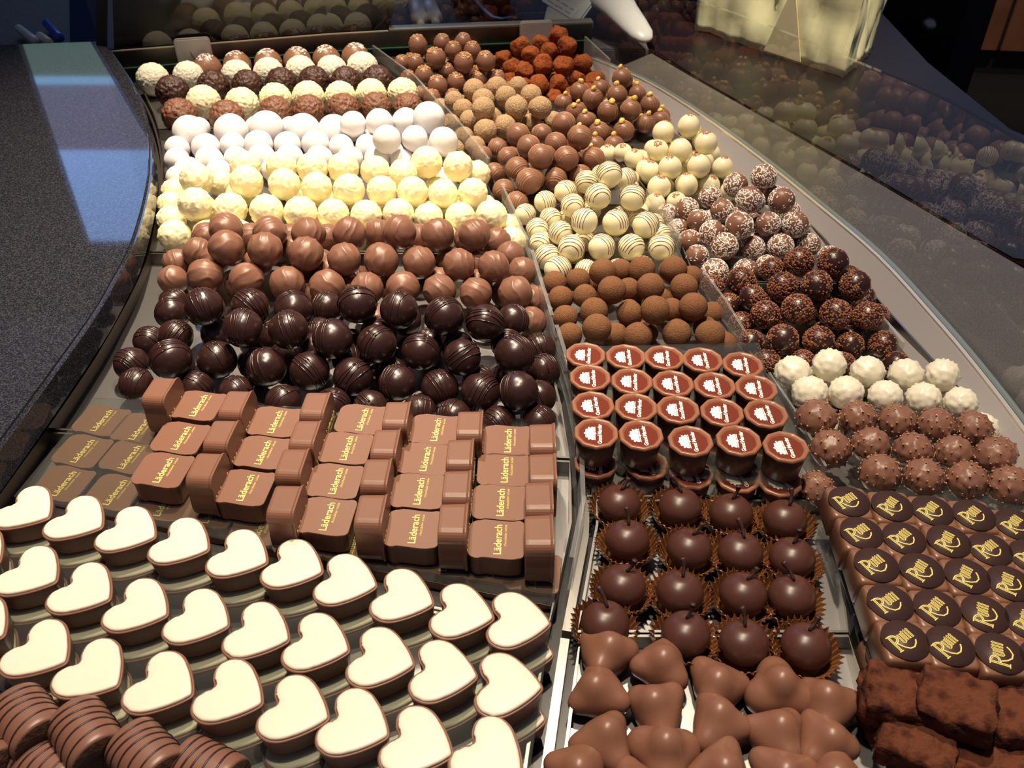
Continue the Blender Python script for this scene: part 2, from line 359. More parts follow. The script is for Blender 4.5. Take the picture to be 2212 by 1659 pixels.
PILES = json.loads('''{"sprinkle":{"back":[[-3991,11645,185,185],[-3628,11743,187,187],[-3236,11828,188,188],[-2861,11896,189,189],[-2483,11965,189,189],[-2110,12052,190,190]]},"whiterough":{"only":[[-4568,11210,209,209],[-4140,11298,212,199],[-3541,11373,203,200],[-3148,11456,203,201],[-2748,11529,202,202],[-2339,11515,211,202],[-1955,11632,209,209]]},"darkrough":{"only":[[-4199,10799,203,203],[-3747,10993,200,200],[-3328,11038,195,195],[-2918,11115,196,196],[-2510,11162,197,197],[-2108,11146,197,197],[-1708,11193,197,197]]},"creamrough":{"only":[[-3717,10440,209,209],[-3237,10373,208,208],[-2876,10566,200,200],[-2487,10624,201,201],[-2098,10639,200,195],[-1736,10755,191,191],[-1343,10735,210,192]]},"milkrough":{"only":[[-3897,10058,203,203],[-3324,9984,215,197],[-2789,10177,194,194],[-2410,10230,190,190],[-2008,10270,196,190],[-1626,10339,186,186],[-1244,10353,180,180]]},"powder":{"back":[[-3630,9545,213,193],[-3179,9609,203,193],[-2787,9659,224,193],[-2373,9648,196,193],[-2009,9577,216,185]],"raised back":[[-1758,9426,359,146],[-1462,9418,381,156],[-1188,9539,345,152],[-912,9405,443,176]],"raised front":[[-1329,8949,396,151],[-1046,9073,347,142],[-727,8932,377,155]],"second":[[-3692,9232,164,136],[-3378,9249,167,156],[-3091,9293,174,142],[-2799,9277,194,157],[-2489,9304,171,151],[-2173,9291,191,152],[-1884,9258,170,141],[-1589,9261,171,141]],"third":[[-3620,8972,143,138],[-3267,8962,152,152],[-2988,9017,139,139],[-2709,8992,171,149],[-2411,9019,153,149],[-2086,8996,148,148],[-1757,9007,143,143],[-1462,8995,143,143],[-1188,8982,133,133]],"front":[[-3437,8452,189,134],[-3428,8721,149,145],[-3106,8718,135,135]],"FILL":[[-3628,9857,129,129],[-2976,9903,129,129],[-2573,9881,129,129],[-2078,9872,129,129],[-1820,9814,129,129],[-1383,9526,129,129],[-1174,9719,129,129],[-909,9314,152,129],[-894,9017,129,129],[-602,8873,129,129],[-860,8718,245,129],[-1635,9524,129,129],[-1324,9229,129,129],[-2848,8755,129,129],[-2542,8774,129,129],[-866,9568,129,129],[-1089,8686,129,129],[-698,8552,129,129]]},"cream":{"back":[[-2671,8272,403,155],[-2309,8272,403,155],[-1994,8243,402,155],[-1684,8243,402,155],[-1364,8215,385,150],[-1083,8145,384,145],[-862,8346,414,160],[-539,8256,412,151],[-358,8412,255,140]],"raised middle":[[-3074,7960,415,160],[-2572,7901,419,161],[-2205,7888,401,154],[-1886,7845,389,149],[-1563,7779,397,153],[-1252,7802,376,145],[-955,7779,375,148],[-657,7729,374,144],[-375,7758,374,144]],"front":[[-2975,7534,368,161],[-2683,7616,276,161],[-2330,7577,277,161],[-1999,7536,275,161],[-1692,7541,262,151],[-1379,7519,259,151],[-1074,7532,266,151],[-789,7509,245,140],[-490,7497,252,146],[-190,7349,347,151]],"left edge":[[-3366,7913,158,140],[-3291,7648,140,140],[-3155,7320,154,154],[-3404,8186,165,140]],"right edge":[[-67,7500,140,140],[-8,7232,146,140]],"hidden low":[[-2868,7370,140,140],[-3009,8437,140,140]],"FILL":[[-2741,8373,139,136],[-2726,8083,189,136],[-2338,8384,136,136],[-2172,8156,174,136],[-1997,8359,136,136],[-1693,8374,143,136],[-1639,8043,196,136],[-1355,8355,136,136],[-1293,8096,136,136],[-1001,8042,136,136],[-1056,8326,171,136],[-768,8291,138,136],[-410,8131,188,136],[-454,8642,136,136],[-3142,8216,284,136],[-3027,7874,136,136],[-2445,7895,151,136],[-2094,7849,136,136],[-1758,7810,136,136],[-1440,7771,136,136],[-1107,7796,136,136],[-515,7766,136,136],[-2563,7384,136,136],[-2210,7345,136,136],[-1833,7333,136,136],[-1496,7288,136,136],[-802,7762,136,136],[-648,7287,162,136],[-1909,8098,136,136],[-659,8034,136,136],[-277,7900,136,136]]},"milk":{"back":[[-2493,6848,481,150],[-2103,6810,471,150],[-1761,6770,484,149],[-1405,6776,485,150],[-976,6806,486,150],[-642,6781,473,146],[-326,6801,461,142]],"raised middle":[[-2420,6560,472,151],[-2079,6515,480,151],[-1733,6476,459,151],[-1409,6448,424,144],[-1095,6422,427,148],[-778,6417,410,140],[-442,6362,423,140],[-154,6342,420,136]],"front":[[-2590,6391,295,151],[-2226,6330,296,151],[-1872,6263,303,151],[-1531,6218,296,151],[-1197,6190,302,140],[-901,6190,304,144],[-598,6176,288,143],[-298,6154,273,139],[27,6121,298,146]],"left edge":[[-2960,6590,132,131],[-3012,6871,131,131],[-2784,6847,256,137],[-2780,7111,264,131]],"right edge":[[-136,7028,261,131],[-14,6802,252,131],[90,6569,230,131],[157,5942,139,131],[178,6277,131,131]],"gap behind":[[-2400,7157,237,131],[-2023,7140,237,131],[-1685,7140,237,131],[-1239,7234,237,131],[-851,7140,237,131]],"FILL":[[-2526,6930,218,128],[-2586,6679,281,128],[-2194,6922,234,128],[-1928,6880,268,128],[-1796,6667,229,128],[-1468,6826,219,128],[-1449,7025,372,128],[-1122,6761,254,128],[-838,6694,272,128],[-545,6771,217,128],[-643,7014,329,128],[-302,6718,206,128],[-397,7006,300,128],[-2208,6641,267,128],[-1573,6554,244,128],[-1020,6410,162,128],[-617,6457,200,128],[-291,6412,205,128],[-2534,6176,128,128],[-2203,6109,128,128],[-2361,6505,128,128],[-1824,6052,128,128],[-1926,6473,128,128],[-1362,6362,128,128],[-1694,6369,128,128],[-1111,6005,128,128],[-564,5960,128,128],[-208,5949,128,128],[-273,7202,128,128],[-57,6382,128,128],[-1202,7002,128,128],[-813,6908,128,128],[-1715,6883,128,128],[-1362,6613,128,128]]},"dark":{"back":[[-2368,5671,473,150],[-2054,5791,390,150],[-1708,5752,390,150],[-1175,5615,533,150],[-857,5577,505,148],[-507,5490,509,150],[-202,5462,465,144]],"middle":[[-2493,5146,368,150],[-2006,5401,461,150],[-1661,5384,461,150],[-1326,5299,438,150],[-1003,5296,390,150],[-676,5234,367,141],[-365,5167,365,140],[20,5165,390,150]],"front":[[-2904,5353,160,132],[-2229,5322,224,150],[-1826,5206,246,150],[-1497,5157,245,150],[-1173,5116,221,150],[-838,5043,225,140],[-530,5031,188,142],[-226,4926,233,144],[45,4829,323,144],[196,4970,150,130]],"lowest front":[[-2793,5121,145,130],[-2342,5083,147,130],[-2038,5049,130,130],[-1671,4943,130,130],[-1293,4878,154,130],[-1022,4874,134,130],[-666,4804,152,130],[-416,4752,151,130],[-94,4705,130,130],[193,4715,130,130]],"left edge":[[-2874,5683,130,130],[-2778,5993,198,134],[-2633,5629,220,136]],"right edge":[[7,5740,297,130],[217,5553,160,130],[239,5298,142,130]],"gap behind":[[-2323,5683,201,130],[-1493,5941,282,133]],"FILL":[[-2470,5865,305,126],[-2091,5878,130,126],[-1893,5707,181,126],[-1510,5692,207,126],[-1200,5825,355,126],[-1046,5578,292,126],[-907,5785,333,126],[-503,5699,329,126],[-415,5440,254,126],[-231,5665,290,126],[-34,5478,254,126],[-2547,5330,169,126],[-1507,5440,240,126],[-1255,5386,186,126],[-917,5287,127,126],[-688,5447,206,126],[-246,5176,126,126],[-1983,5400,126,126],[-2848,6234,126,126],[-1757,5502,126,126],[-1275,5647,126,126],[-1050,5761,126,126],[-870,5952,147,126],[-652,5677,126,126],[-9,5262,126,126]]},"nuttop":{"top":[[-1232,11823,437,129],[-967,11312,437,129],[-939,12124,357,122],[-775,11848,351,120],[-660,12159,358,123],[-602,11144,437,129],[-519,11848,351,120],[-329,11207,433,126]],"middle":[[-1447,11738,219,112],[-1346,11427,130,112],[-1261,11606,271,119],[-1117,11212,250,127],[-927,10940,221,129],[-851,11546,183,112],[-702,11036,232,120],[-425,11160,221,116],[-182,11182,219,112]],"front":[[-1133,10922,112,112],[-985,10725,145,112]],"FILL":[[-1252,12037,337,108],[-1050,11829,285,108],[-954,11539,372,108],[-1011,12123,138,108],[-850,12280,213,108],[-673,11898,152,108],[-642,11699,240,108],[-631,12104,135,108],[-621,12330,208,108],[-639,11366,366,108],[-363,11878,187,108],[-342,11422,340,108],[-1381,11916,108,108],[-933,11252,108,108],[-1110,11400,108,108],[-744,11369,108,108],[-868,11753,108,108],[-511,10931,162,108],[-738,10847,108,108],[-402,11353,108,108],[-305,11008,108,108],[-16,11090,108,108],[-1265,12241,265,108],[-1183,11999,135,108],[-1165,11780,108,108],[-1039,12336,108,108],[-773,12454,108,108],[-875,11965,108,108],[-474,11662,108,108],[-436,12193,108,108],[-530,12500,108,108],[-553,11471,197,108],[-245,12042,108,108],[-332,11627,271,108],[-1266,12391,108,108],[-1390,12158,108,108],[-239,11518,108,108]]},"cocoalump":{"top":[[108,11747,445,126],[242,11554,402,117],[380,11967,408,115],[397,11232,389,126],[484,11728,391,110],[609,11953,526,126],[649,11232,389,126],[718,11743,451,126],[918,11553,307,118]],"middle":[[-117,11878,237,121],[7,11606,231,125],[152,11405,251,118],[334,10913,248,126],[582,11025,219,114],[830,11191,216,110],[1043,11319,145,110]],"front":[[-31,11406,122,110],[514,10842,115,110]],"FILL":[[245,11793,262,106],[139,11955,345,106],[410,11537,255,106],[399,12026,196,106],[558,11899,295,106],[356,11183,165,106],[612,11668,228,106],[587,11271,168,106],[809,11764,238,106],[838,11492,106,106],[956,11661,114,106],[9,12016,106,106],[51,11798,106,106],[151,11233,106,106],[246,10750,106,106],[748,10933,106,106],[972,11069,106,106],[1165,11145,106,106],[1108,11522,106,106],[435,11767,171,106],[208,11934,106,106],[173,12149,265,106],[349,11397,106,106],[266,11587,106,106],[498,12192,106,106],[656,11837,106,106],[593,11475,106,106],[262,12260,106,106],[99,12341,210,106],[236,12467,106,106]]},"nutball":{"back":[[-460,10596,308,135],[-186,10684,304,133],[-71,10300,337,129],[74,10823,269,118],[228,10442,299,131]],"middle":[[-696,10424,241,118],[-578,10167,239,123],[-493,9900,212,118],[-335,10122,367,133],[-324,9744,412,134],[50,9858,381,135],[330,9894,364,131]],"front":[[-874,10503,118,118],[-724,10021,121,118],[-550,9650,118,118],[-410,9339,140,118],[-302,9543,233,135],[-84,9695,222,135],[221,9949,152,118],[493,10101,118,118]],"FILL":[[-329,10511,114,114],[-611,10637,114,114],[-322,10765,114,114],[-99,10816,114,114],[48,10386,143,114],[42,10148,184,114],[54,10652,114,114],[376,10504,114,114],[-514,10356,114,114],[-285,9875,114,114],[-380,10078,114,114],[-317,10351,277,114],[-39,9934,162,114],[300,10121,277,114],[-639,9319,114,114],[111,9562,144,114],[334,9750,114,114],[237,10261,114,114],[-212,10231,114,114]]},"candied":{"back":[[822,10617,278,122],[1076,10708,283,109],[1247,10327,343,124],[1348,10826,366,125],[1529,10619,249,109]],"middle":[[626,10539,164,111],[740,10258,161,109],[958,10269,326,125],[1100,9877,326,125],[1364,9918,327,125],[1631,10226,270,119]],"front":[[857,9944,183,111],[931,9381,136,109],[987,9598,191,125],[1146,9411,123,112],[1264,9605,203,124],[1548,9859,189,116],[1744,10065,144,109]],"FILL":[[912,10771,137,106],[1170,10632,106,106],[1190,10361,123,106],[1393,10357,168,106],[1287,10846,144,106],[1410,11026,271,106],[1551,10777,106,106],[1685,10583,106,106],[813,10448,106,106],[712,10729,106,106],[908,10137,106,106],[1108,10136,211,106],[1003,10463,208,106],[1077,9811,106,106],[1318,9857,109,106],[1593,10374,106,106],[772,9759,106,106],[747,9487,106,106],[842,9188,106,106],[1722,9751,106,106],[1511,10061,106,106],[1790,10271,106,106],[1082,10885,106,106],[1378,10659,106,106],[1410,11228,207,106],[1537,11066,106,106],[1408,11414,106,106]]},"stripemilk":{"back":[[66,9286,297,130],[336,9443,240,113],[562,9241,442,130],[712,8894,440,129]],"middle":[[176,8874,346,125],[293,8504,401,130],[465,8968,335,122],[560,8576,348,127],[861,8776,255,120]],"front":[[-85,8281,135,116],[53,8532,250,127],[50,8021,130,118],[167,8161,297,130],[448,8433,183,122],[716,8563,157,119]],"left edge":[[-329,9103,131,113],[-186,8682,131,113],[-159,9298,135,116],[-45,8950,185,113]],"FILL":[[215,9302,110,110],[196,9098,226,110],[494,9355,110,110],[556,9150,221,110],[684,9321,252,110],[605,8813,242,110],[189,8803,122,110],[359,8716,311,110],[228,8369,213,110],[1020,8696,110,110],[916,8945,110,110],[240,8569,110,110],[616,8290,110,110],[457,8653,110,110],[901,8438,110,110],[13,9151,110,110],[463,8985,110,110],[679,9007,110,110]]},"whitecrust":{"back":[[1531,8778,344,119],[1645,9209,361,124],[1752,8693,386,125],[1917,9230,426,125],[2046,8865,386,125]],"middle":[[1207,9078,182,109],[1307,8887,200,112],[1411,8698,172,109],[1425,8492,241,113],[1605,8379,341,125],[1907,8429,332,125],[2212,8667,207,115]],"front":[[1054,9208,109,109],[1426,8004,130,109],[1487,8210,208,124],[1653,8080,109,109],[1774,8277,198,120],[2034,8389,140,113]],"FILL":[[1601,8809,132,106],[1701,9183,140,106],[1682,9419,276,106],[1622,8612,214,106],[1937,8661,251,106],[1956,9435,327,106],[2084,9139,296,106],[1961,8907,175,106],[1407,9077,106,106],[1240,8587,106,106],[1578,8412,106,106],[2344,8522,106,106],[2243,8860,106,106],[1240,8109,106,106],[1250,7885,106,106],[1796,8482,106,106],[1998,8177,106,106],[2242,8333,106,106],[1736,8969,106,106],[1793,8726,106,106],[1837,9341,106,106],[1905,9142,106,106],[1710,9540,106,106],[1576,9354,106,106],[2112,9401,188,106],[2040,9594,216,106],[2099,9048,106,106],[2227,9558,106,106],[2202,9229,106,106],[2057,9790,138,106],[2050,9998,106,106]]},"stripewhite":{"back":[[529,7967,283,116],[736,8059,341,117],[797,7470,487,125],[929,7848,527,125],[1149,8260,283,109],[1133,7560,426,125]],"middle":[[327,7908,203,112],[371,7644,162,109],[578,7636,305,117],[655,7179,386,125],[953,7263,326,125],[1230,7256,306,125],[1398,7415,114,109]],"front":[[406,6748,143,125],[445,7201,257,113],[531,6927,256,125],[660,6772,109,109],[810,6992,226,125],[946,6787,109,109],[1083,7031,203,124],[1356,7027,206,125]],"left edge":[[132,7813,116,109],[241,7470,141,113],[273,7249,121,115],[320,6993,124,124]],"FILL":[[624,8061,106,106],[828,8126,150,106],[810,7681,393,106],[690,7412,290,106],[949,8038,396,106],[1218,8359,106,106],[1151,7767,325,106],[1213,7544,210,106],[330,8103,106,106],[475,7465,106,106],[550,7748,106,106],[707,7578,132,106],[970,7450,192,106],[856,7200,126,106],[1115,7249,106,106],[563,7095,106,106],[1172,6843,106,106],[1442,6837,106,106],[783,7924,106,106],[896,8232,332,106],[1069,7752,130,106],[1370,7640,106,106],[680,7315,106,106]]},"coconut":{"back":[[1933,7868,274,120],[1986,7540,302,116],[2162,7872,399,123],[2174,7383,498,128],[2386,7762,540,128],[2507,7484,437,128]],"middle":[[1686,7699,232,119],[1753,7446,247,112],[1822,7146,287,120],[2046,7080,394,128],[2342,7223,330,121],[2595,7229,325,125]],"front":[[1518,7808,114,112],[1592,7514,113,112],[1659,7268,130,112],[1690,7022,112,112],[1788,6706,140,128],[1894,6912,281,128],[2071,6746,130,112],[2187,7037,190,116],[2438,7039,207,124],[2740,7169,147,112]],"FILL":[[2089,7889,108,108],[1930,7710,108,108],[2042,7441,108,108],[2167,7607,188,108],[2311,7859,222,108],[2088,7330,284,108],[2277,7563,385,108],[2439,7966,430,108],[2516,7763,342,108],[2436,7486,211,108],[1964,7166,108,108],[2243,7284,132,108],[2509,7236,108,108],[2290,6855,108,108],[2631,6956,108,108],[2677,7376,108,108],[2893,7016,108,108],[2360,7665,108,108],[2368,8034,108,108],[2533,7998,237,108],[2607,7724,149,108],[2683,8086,108,108],[2761,7577,108,108],[2749,7882,108,108]]},"cocoaball":{"back":[[369,6522,145,107],[575,6561,150,107],[766,6413,322,117],[946,6611,218,101],[1106,6481,306,117],[1371,6458,322,117]],"second":[[416,6316,123,109],[614,6270,174,104],[812,6077,359,117],[986,6342,197,101],[1136,6155,340,117],[1421,6194,310,117],[1574,6632,138,101]],"third":[[441,6054,106,106],[662,5935,247,117],[960,5986,194,108],[1126,5791,359,117],[1315,6065,177,101],[1446,5891,322,117],[1661,6097,117,101]],"front":[[467,5809,103,103],[664,5677,266,117],[833,5809,103,103],[997,5689,176,117],[1299,5680,210,117],[1547,5623,241,117],[1692,5693,101,101]],"FILL":[[771,6593,98,98],[793,6362,115,98],[1463,6467,128,98],[1375,6636,202,98],[1094,6478,98,98],[1180,6199,135,98],[1483,6207,105,98],[672,6090,98,98],[982,6167,98,98],[1092,5860,98,98],[1351,5886,98,98],[1560,5855,143,98],[1301,6361,98,98]]},"brittle":{"back":[[1936,6367,260,127],[2245,6563,252,110],[2215,6146,350,127],[2424,6470,392,127],[2434,6000,453,127],[2639,6287,493,127],[2758,6039,432,127]],"middle":[[1731,6478,132,110],[1827,6222,113,110],[1980,6136,248,113],[2022,5850,274,120],[2242,5786,371,127],[2537,5745,351,127],[2801,5762,317,122]],"front":[[1876,5948,110,110],[1900,5690,112,112],[1961,5417,128,110],[2103,5571,231,127],[2242,5423,116,110],[2386,5572,218,124],[2543,5389,116,110],[2641,5574,176,110],[2913,5599,159,118],[2952,5381,126,110]],"FILL":[[2029,6518,107,107],[2383,6648,107,107],[2349,6439,107,107],[2346,6140,156,107],[2557,6370,226,107],[2516,6133,278,107],[2361,5943,237,107],[2713,6475,375,107],[2804,6256,330,107],[2693,5975,216,107],[2083,6270,107,107],[2165,5791,107,107],[2514,5804,125,107],[2902,5922,189,107],[2719,5766,107,107],[2154,6057,107,107],[2672,6506,107,107],[2642,6214,107,107],[2760,6643,250,107],[2876,6467,237,107],[2853,6202,129,107],[3027,6076,107,107],[2847,6777,107,107],[3016,6564,107,107],[3004,6354,107,107]]},"knobwhite":{"back":[[2048,5077,290,135],[2329,5146,310,127],[2587,5067,307,126],[2852,5028,309,128],[3116,5031,306,125]],"front":[[2104,4822,305,132],[2371,4853,288,126],[2640,4816,281,125],[2899,4784,285,125],[3153,4757,271,121]],"FILL":[[2191,5196,118,118],[2191,4960,118,118],[2441,5044,118,118],[2677,5191,118,118],[2985,4947,118,118],[3194,5164,118,118],[2201,4687,118,118],[3217,4930,118,118],[3312,4664,118,118]]},"knobmilk":{"back":[[2081,4555,302,141],[2386,4600,265,132],[2643,4563,267,132],[2900,4533,259,131],[3153,4513,247,128]],"middle":[[2104,4285,275,136],[2391,4338,256,131],[2659,4291,254,130],[2912,4258,257,129],[3170,4228,256,135]],"front":[[2363,4064,264,135],[2636,4035,260,131],[2895,4002,265,131],[3152,3965,255,133]],"low":[[1983,4066,122,122]],"FILL":[[3335,4409,119,119],[3342,4102,119,119]]}}''')
for kind, rows in PILES.items():
    mk, nv, oname, desc, pile, tilt = KINDS[kind]
    protos = []; used = set(); cnt = 0
    for i in range(nv): protos.append(mk(i))
    roots = [None]*nv
    single = kind in ('sprinkle', 'whiterough', 'darkrough', 'creamrough', 'milkrough')
    for row, pts in rows.items():
        if row != 'FILL': pts = sorted(pts, key=(lambda p: -p[1]) if 'edge' in row else None)
        n = len(pts)
        for j, (x, y, z, r) in enumerate(pts):
            v = (cnt*5+j) % nv; cnt += 1
            if roots[v] is None:
                b, kids = protos[v]; o = link(oname, b)
                for kd in kids:
                    c = link(kd[0], kd[1], o)
                    if kd[2]: c['label'] = kd[2]
                    if len(kd) > 3: c.location = kd[3]; c.rotation_euler = (.4*kd[4], .3, kd[4])
                roots[v] = o
            else: o = copy_tree(roots[v])
            if tilt >= 1: rot = (random.uniform(0, 6.28), random.uniform(0, 6.28), random.uniform(0, 6.28))
            else: rot = (random.uniform(-tilt, tilt)+(.12 if kind in ('stripemilk', 'stripewhite') else 0), random.uniform(-tilt, tilt), random.uniform(-.5, .5) if kind.startswith('stripe') or kind == 'candied' else random.uniform(0, 6.28))
            o.location = (x/1e4, y/1e4, z/1e4); s = r/1e4; o.scale = (s, s, s); o.rotation_euler = rot
            if single: lab = f'{desc}, {ordinal(j, n)} in its row {pile}'
            elif row == 'FILL': lab = f'{desc}, buried underneath the others of the {pile} heap'
            elif 'edge' in row: lab = f'{desc}, ' + ('rearmost' if j == 0 else 'frontmost' if j == n-1 else ORD[j]+' from back') + f' on {row} of {pile} heap'
            elif row == 'low' : lab = f'{desc} low behind the acrylic divider beside the octagonal cups'
            else: lab = f'{desc}, {ordinal(j, n)} in {row} row of {pile} heap'
            tag(o, lab, 'chocolate', f'{desc}s in one row' if single else f'{desc}s in one heap')

def sqrt_(x): return math.sqrt(max(0, x))
def text_mesh(name, body, size, m, extr=.0002, bold=0, shear=0, spacing=1):
    c = bpy.data.curves.new(name, 'FONT'); c.body = body; c.size = size; c.extrude = extr; c.offset = bold; c.shear = shear; c.space_character = spacing
    c.align_x = 'CENTER'; c.align_y = 'CENTER'; c.resolution_u = 4
    o = bpy.data.objects.new(name, c); COL.objects.link(o); dg = bpy.context.evaluated_depsgraph_get(); dg.update()
    me = bpy.data.meshes.new_from_object(o.evaluated_get(dg)); bpy.data.objects.remove(o); bpy.data.curves.remove(c)
    me.materials.clear(); me.materials.append(m); return me
def turn(me, M): me.transform(M); return me
def join(name, parts, m):
    bm = bmesh.new()
    for me in parts: bm.from_mesh(me)
    me = bpy.data.meshes.new(name); bm.to_mesh(me); bm.free(); me.materials.append(m); return me

# ------------------------------------------------------------ octagonal cups with print
RC = .0149
def deca(r, z, n=10, soft=.04, ph=.3):
    out = []
    for i in range(60):
        a = 2*PI*i/60; k = math.cos(PI/n)/math.cos(((a+ph) % (2*PI/n))-PI/n); out.append(Vector((r*(k*.95+.05)*math.cos(a), r*(k*.95+.05)*math.sin(a), z)))
    return out
def cup_proto():
    root = thing('liqueur_cup', (0, 0, 0), 'x', 'chocolate')
    body = loft('cup body', [[Vector((r*math.cos(2*PI*i/40), r*math.sin(2*PI*i/40), z)) for i in range(40)] for r, z in ((.0112, 0), (.0120, .0006), (.0130, .012), (.0134, .0185))], MILKD)
    link('body', body, root)
    lid = loft('cup lid', [deca(RC*a, .018+z) for a, z in ((.9, 0), (.97, .0003), (1, .0010), (1, .0016), (.965, .0026), (.93, .0029), (.83, .0027), (.775, .0016), (.74, .0012))], LID, cap=(True, True))
    l = link('lid', lid, root)
    g = prism('lid glaze', [(RC*.75*math.cos(2*PI*i/48), RC*.75*math.sin(2*PI*i/48)) for i in range(48)], .0190, .01945, GLAZE); link('glaze', g, l)['label'] = 'glossy red brown centre'
    # print: a crest of plumes over a bar, two words below; reading direction is away from the viewer (+y)
    ps = []
    def blob(u, v, a, b, rot=0, n=10): ps.append(prism('b', [(u+a*math.cos(t)*math.cos(rot)-b*math.sin(t)*math.sin(rot), v+a*math.cos(t)*math.sin(rot)+b*math.sin(t)*math.cos(rot)) for t in [2*PI*i/n for i in range(n)]], 0, .0002, WPRINT))
    for u, v, a, b, r in ((-4.4, 1.4, 1.1, .8, .6), (-3.4, 3.0, 1.2, .8, .9), (-4.7, 3.5, .6, .5, 0), (-1.7, 2.0, 1.3, .9, 1.2), (-2.0, 4.4, 1.1, .8, 1.2), (0, 3.2, 1.0, 2.6, 0), (0, 5.6, .8, .7, 0), (1.7, 2.0, 1.3, .9, -1.2), (2.0, 4.4, 1.1, .8, -1.2), (3.4, 3.0, 1.2, .8, -.9), (4.7, 3.5, .6, .5, 0), (4.4, 1.4, 1.1, .8, -.6), (-3, 5.0, .6, .5, 0), (3, 5.0, .6, .5, 0), (-2.9, .8, 1.2, .5, 0), (2.9, .8, 1.2, .5, 0), (0, .8, 1.2, .6, 0)): blob(u*.00112, v*.00100, a*.00145, b*.00145, r)
    ps.append(prism('b', [(-.0064, -.0007), (-.0008, -.0007), (0, -.0015), (.0008, -.0007), (.0064, -.0007), (.0064, -.0001), (-.0064, -.0001)], 0, .0002, WPRINT))
    R90 = Matrix.Translation((0, 0, .0195)) @ Matrix.Rotation(PI/2, 4, 'Z')
    e = turn(join('crest', ps, WPRINT), R90 @ Matrix.Translation((-.0002, .0012, 0))); link('crest_print', e, root)['label'] = 'white plumed crest print'
    t = turn(text_mesh('words', 'Grand Marnier', .0037, WPRINT, .0001, .00012, 0, .84), R90 @ Matrix.Translation((-.0004, -.0024, .0001))); w = link('lettering', t, root)
    t2 = turn(text_mesh('r', '®', .0016, WPRINT, .0001), R90 @ Matrix.Translation((.0066, -.0020, .0001)))
    w.data = join('words', [t, t2], WPRINT); w['label'] = 'white lettering'
    return root
cup0 = cup_proto(); first = True
CUPS = [[(1265, 765), (1352, 769), (1435, 771), (1518, 776), (1605, 786)], [(1275, 814), (1365, 822), (1454, 827), (1544, 831), (1634, 837)], [(1281, 874), (1374, 878), (1465, 883), (1560, 889), (1655, 892)], [(1288, 934), (1385, 938), (1492, 951), (1596, 950), (1698, 964)]]
RN4 = ['back', 'second', 'third', 'front']
for r, row in enumerate(CUPS):
    for i, (px, py) in enumerate(row):
        p = at(px, py, .0445); o = cup0 if first else copy_tree(cup0); first = False
        o.location = (p.x, p.y, .0240); o.rotation_euler = (0, 0, random.uniform(-.10, .06)-(.08 if (r, i) in ((0, 4), (1, 4), (2, 1)) else 0))
        tag(o, f'brown cup chocolate with printed lid, {ordinal(i, 5)} in the {RN4[r]} upper row', 'chocolate', 'printed cup chocolates on the acrylic plate')
for i, (px, py) in enumerate([(1295, 1000), (1405, 1003), (1500, 1022), (1600, 1030), (1690, 1038)]):
    p = at(px-8, py-6, .021); o = copy_tree(cup0); o.location = (p.x, p.y-.002, .0005); o.rotation_euler = (0, 0, .1*i)
    tag(o, f'cup chocolate under the acrylic plate, {ordinal(i, 5)} in the lower front row', 'chocolate', 'cup chocolates below the acrylic plate')
for r in range(1, 3):
    for i in range(5):
        p = at(*CUPS[4-r-1][i], .0445); o = copy_tree(cup0); o.location = (p.x+.002, p.y-.004+.0, .0005)
        tag(o, f'cup chocolate below the acrylic plate, {ordinal(i, 5)} in the {"second" if r == 1 else "third"} lower row', 'chocolate', 'cup chocolates below the acrylic plate')
def plate(name, pts, z, th, label, m=ACR_SHADE, w=.0004):
    o = link(name, prism(name, [(p[0], p[1]) for p in pts], z, z+th, m, w)); return tag(o, label, 'plate')
plate('acrylic_plate', [at(*p, .0222)[:2] for p in ((1232, 752), (1640, 742), (1712, 1058), (1256, 1004))], .0222, .0015, 'clear acrylic plate carrying the upper printed cup chocolates')

# ------------------------------------------------------------ moulded blocks with gold name
def block_outline(w, h, k=1.):
    # w across, h along; small wave on the two long ends
    pts = []
    def arc(cx, cy, r, a0, a1, n=6):
        for i in range(n+1):
            a = a0+(a1-a0)*i/n; pts.append((cx+r*math.cos(a), cy+r*math.sin(a)))
    r = .0062*k; r2 = .0035*k
    def wave(x): return .0007*math.sin((x/w+.5)*2*PI)
    arc(w/2-r2, h/2-r2, r2, 0, PI/2)
    for i in range(1, 9): x = w/2-r2-(w-r-r2)*i/9; pts.append((x, h/2+wave(x)*1))
    arc(-w/2+r, h/2-r, r, PI/2, PI)
    arc(-w/2+r, -h/2+r, r, PI, 1.5*PI)
    for i in range(1, 9): x = -w/2+r+(w-r-r2)*i/9; pts.append((x, -h/2+wave(x)))
    arc(w/2-r2, -h/2+r2, r2, 1.5*PI, 2*PI)
    return pts
def block_proto():
    root = thing('printed_block', (0, 0, 0), 'x', 'chocolate')
    w, h, t = .0330, .0288, .0165
    o = block_outline(w, h)
    def ring(s, z): return [Vector((x*s, y*s, z)) for x, y in o]
    body = loft('block body', [ring(.905, -t), ring(.925, -t+.0006), ring(.935, -t+.002), ring(.955, -.0022), ring(.985, -.0014), ring(1, -.0008), ring(1, -.0003), ring(.99, 0)], MILKP, smooth=False)
    link('body', body, root)
    R = Matrix.Rotation(PI/2, 4, 'Z')
    a = turn(text_mesh('n', 'Läderach', .0063, GOLD, .00012, .00010, 0, 1.0), R @ Matrix.Translation((-.0006, -.0012, .0001)))
    b = turn(text_mesh('n2', 'chocolatier suisse', .0023, GOLD, .00008, 0), R @ Matrix.Translation((.0026, -.0053, .0001)))
    link('gold_name', join('gold name', [a, b], GOLD), root)['label'] = 'gold lettering'
    return root
blk0 = block_proto(); first = True
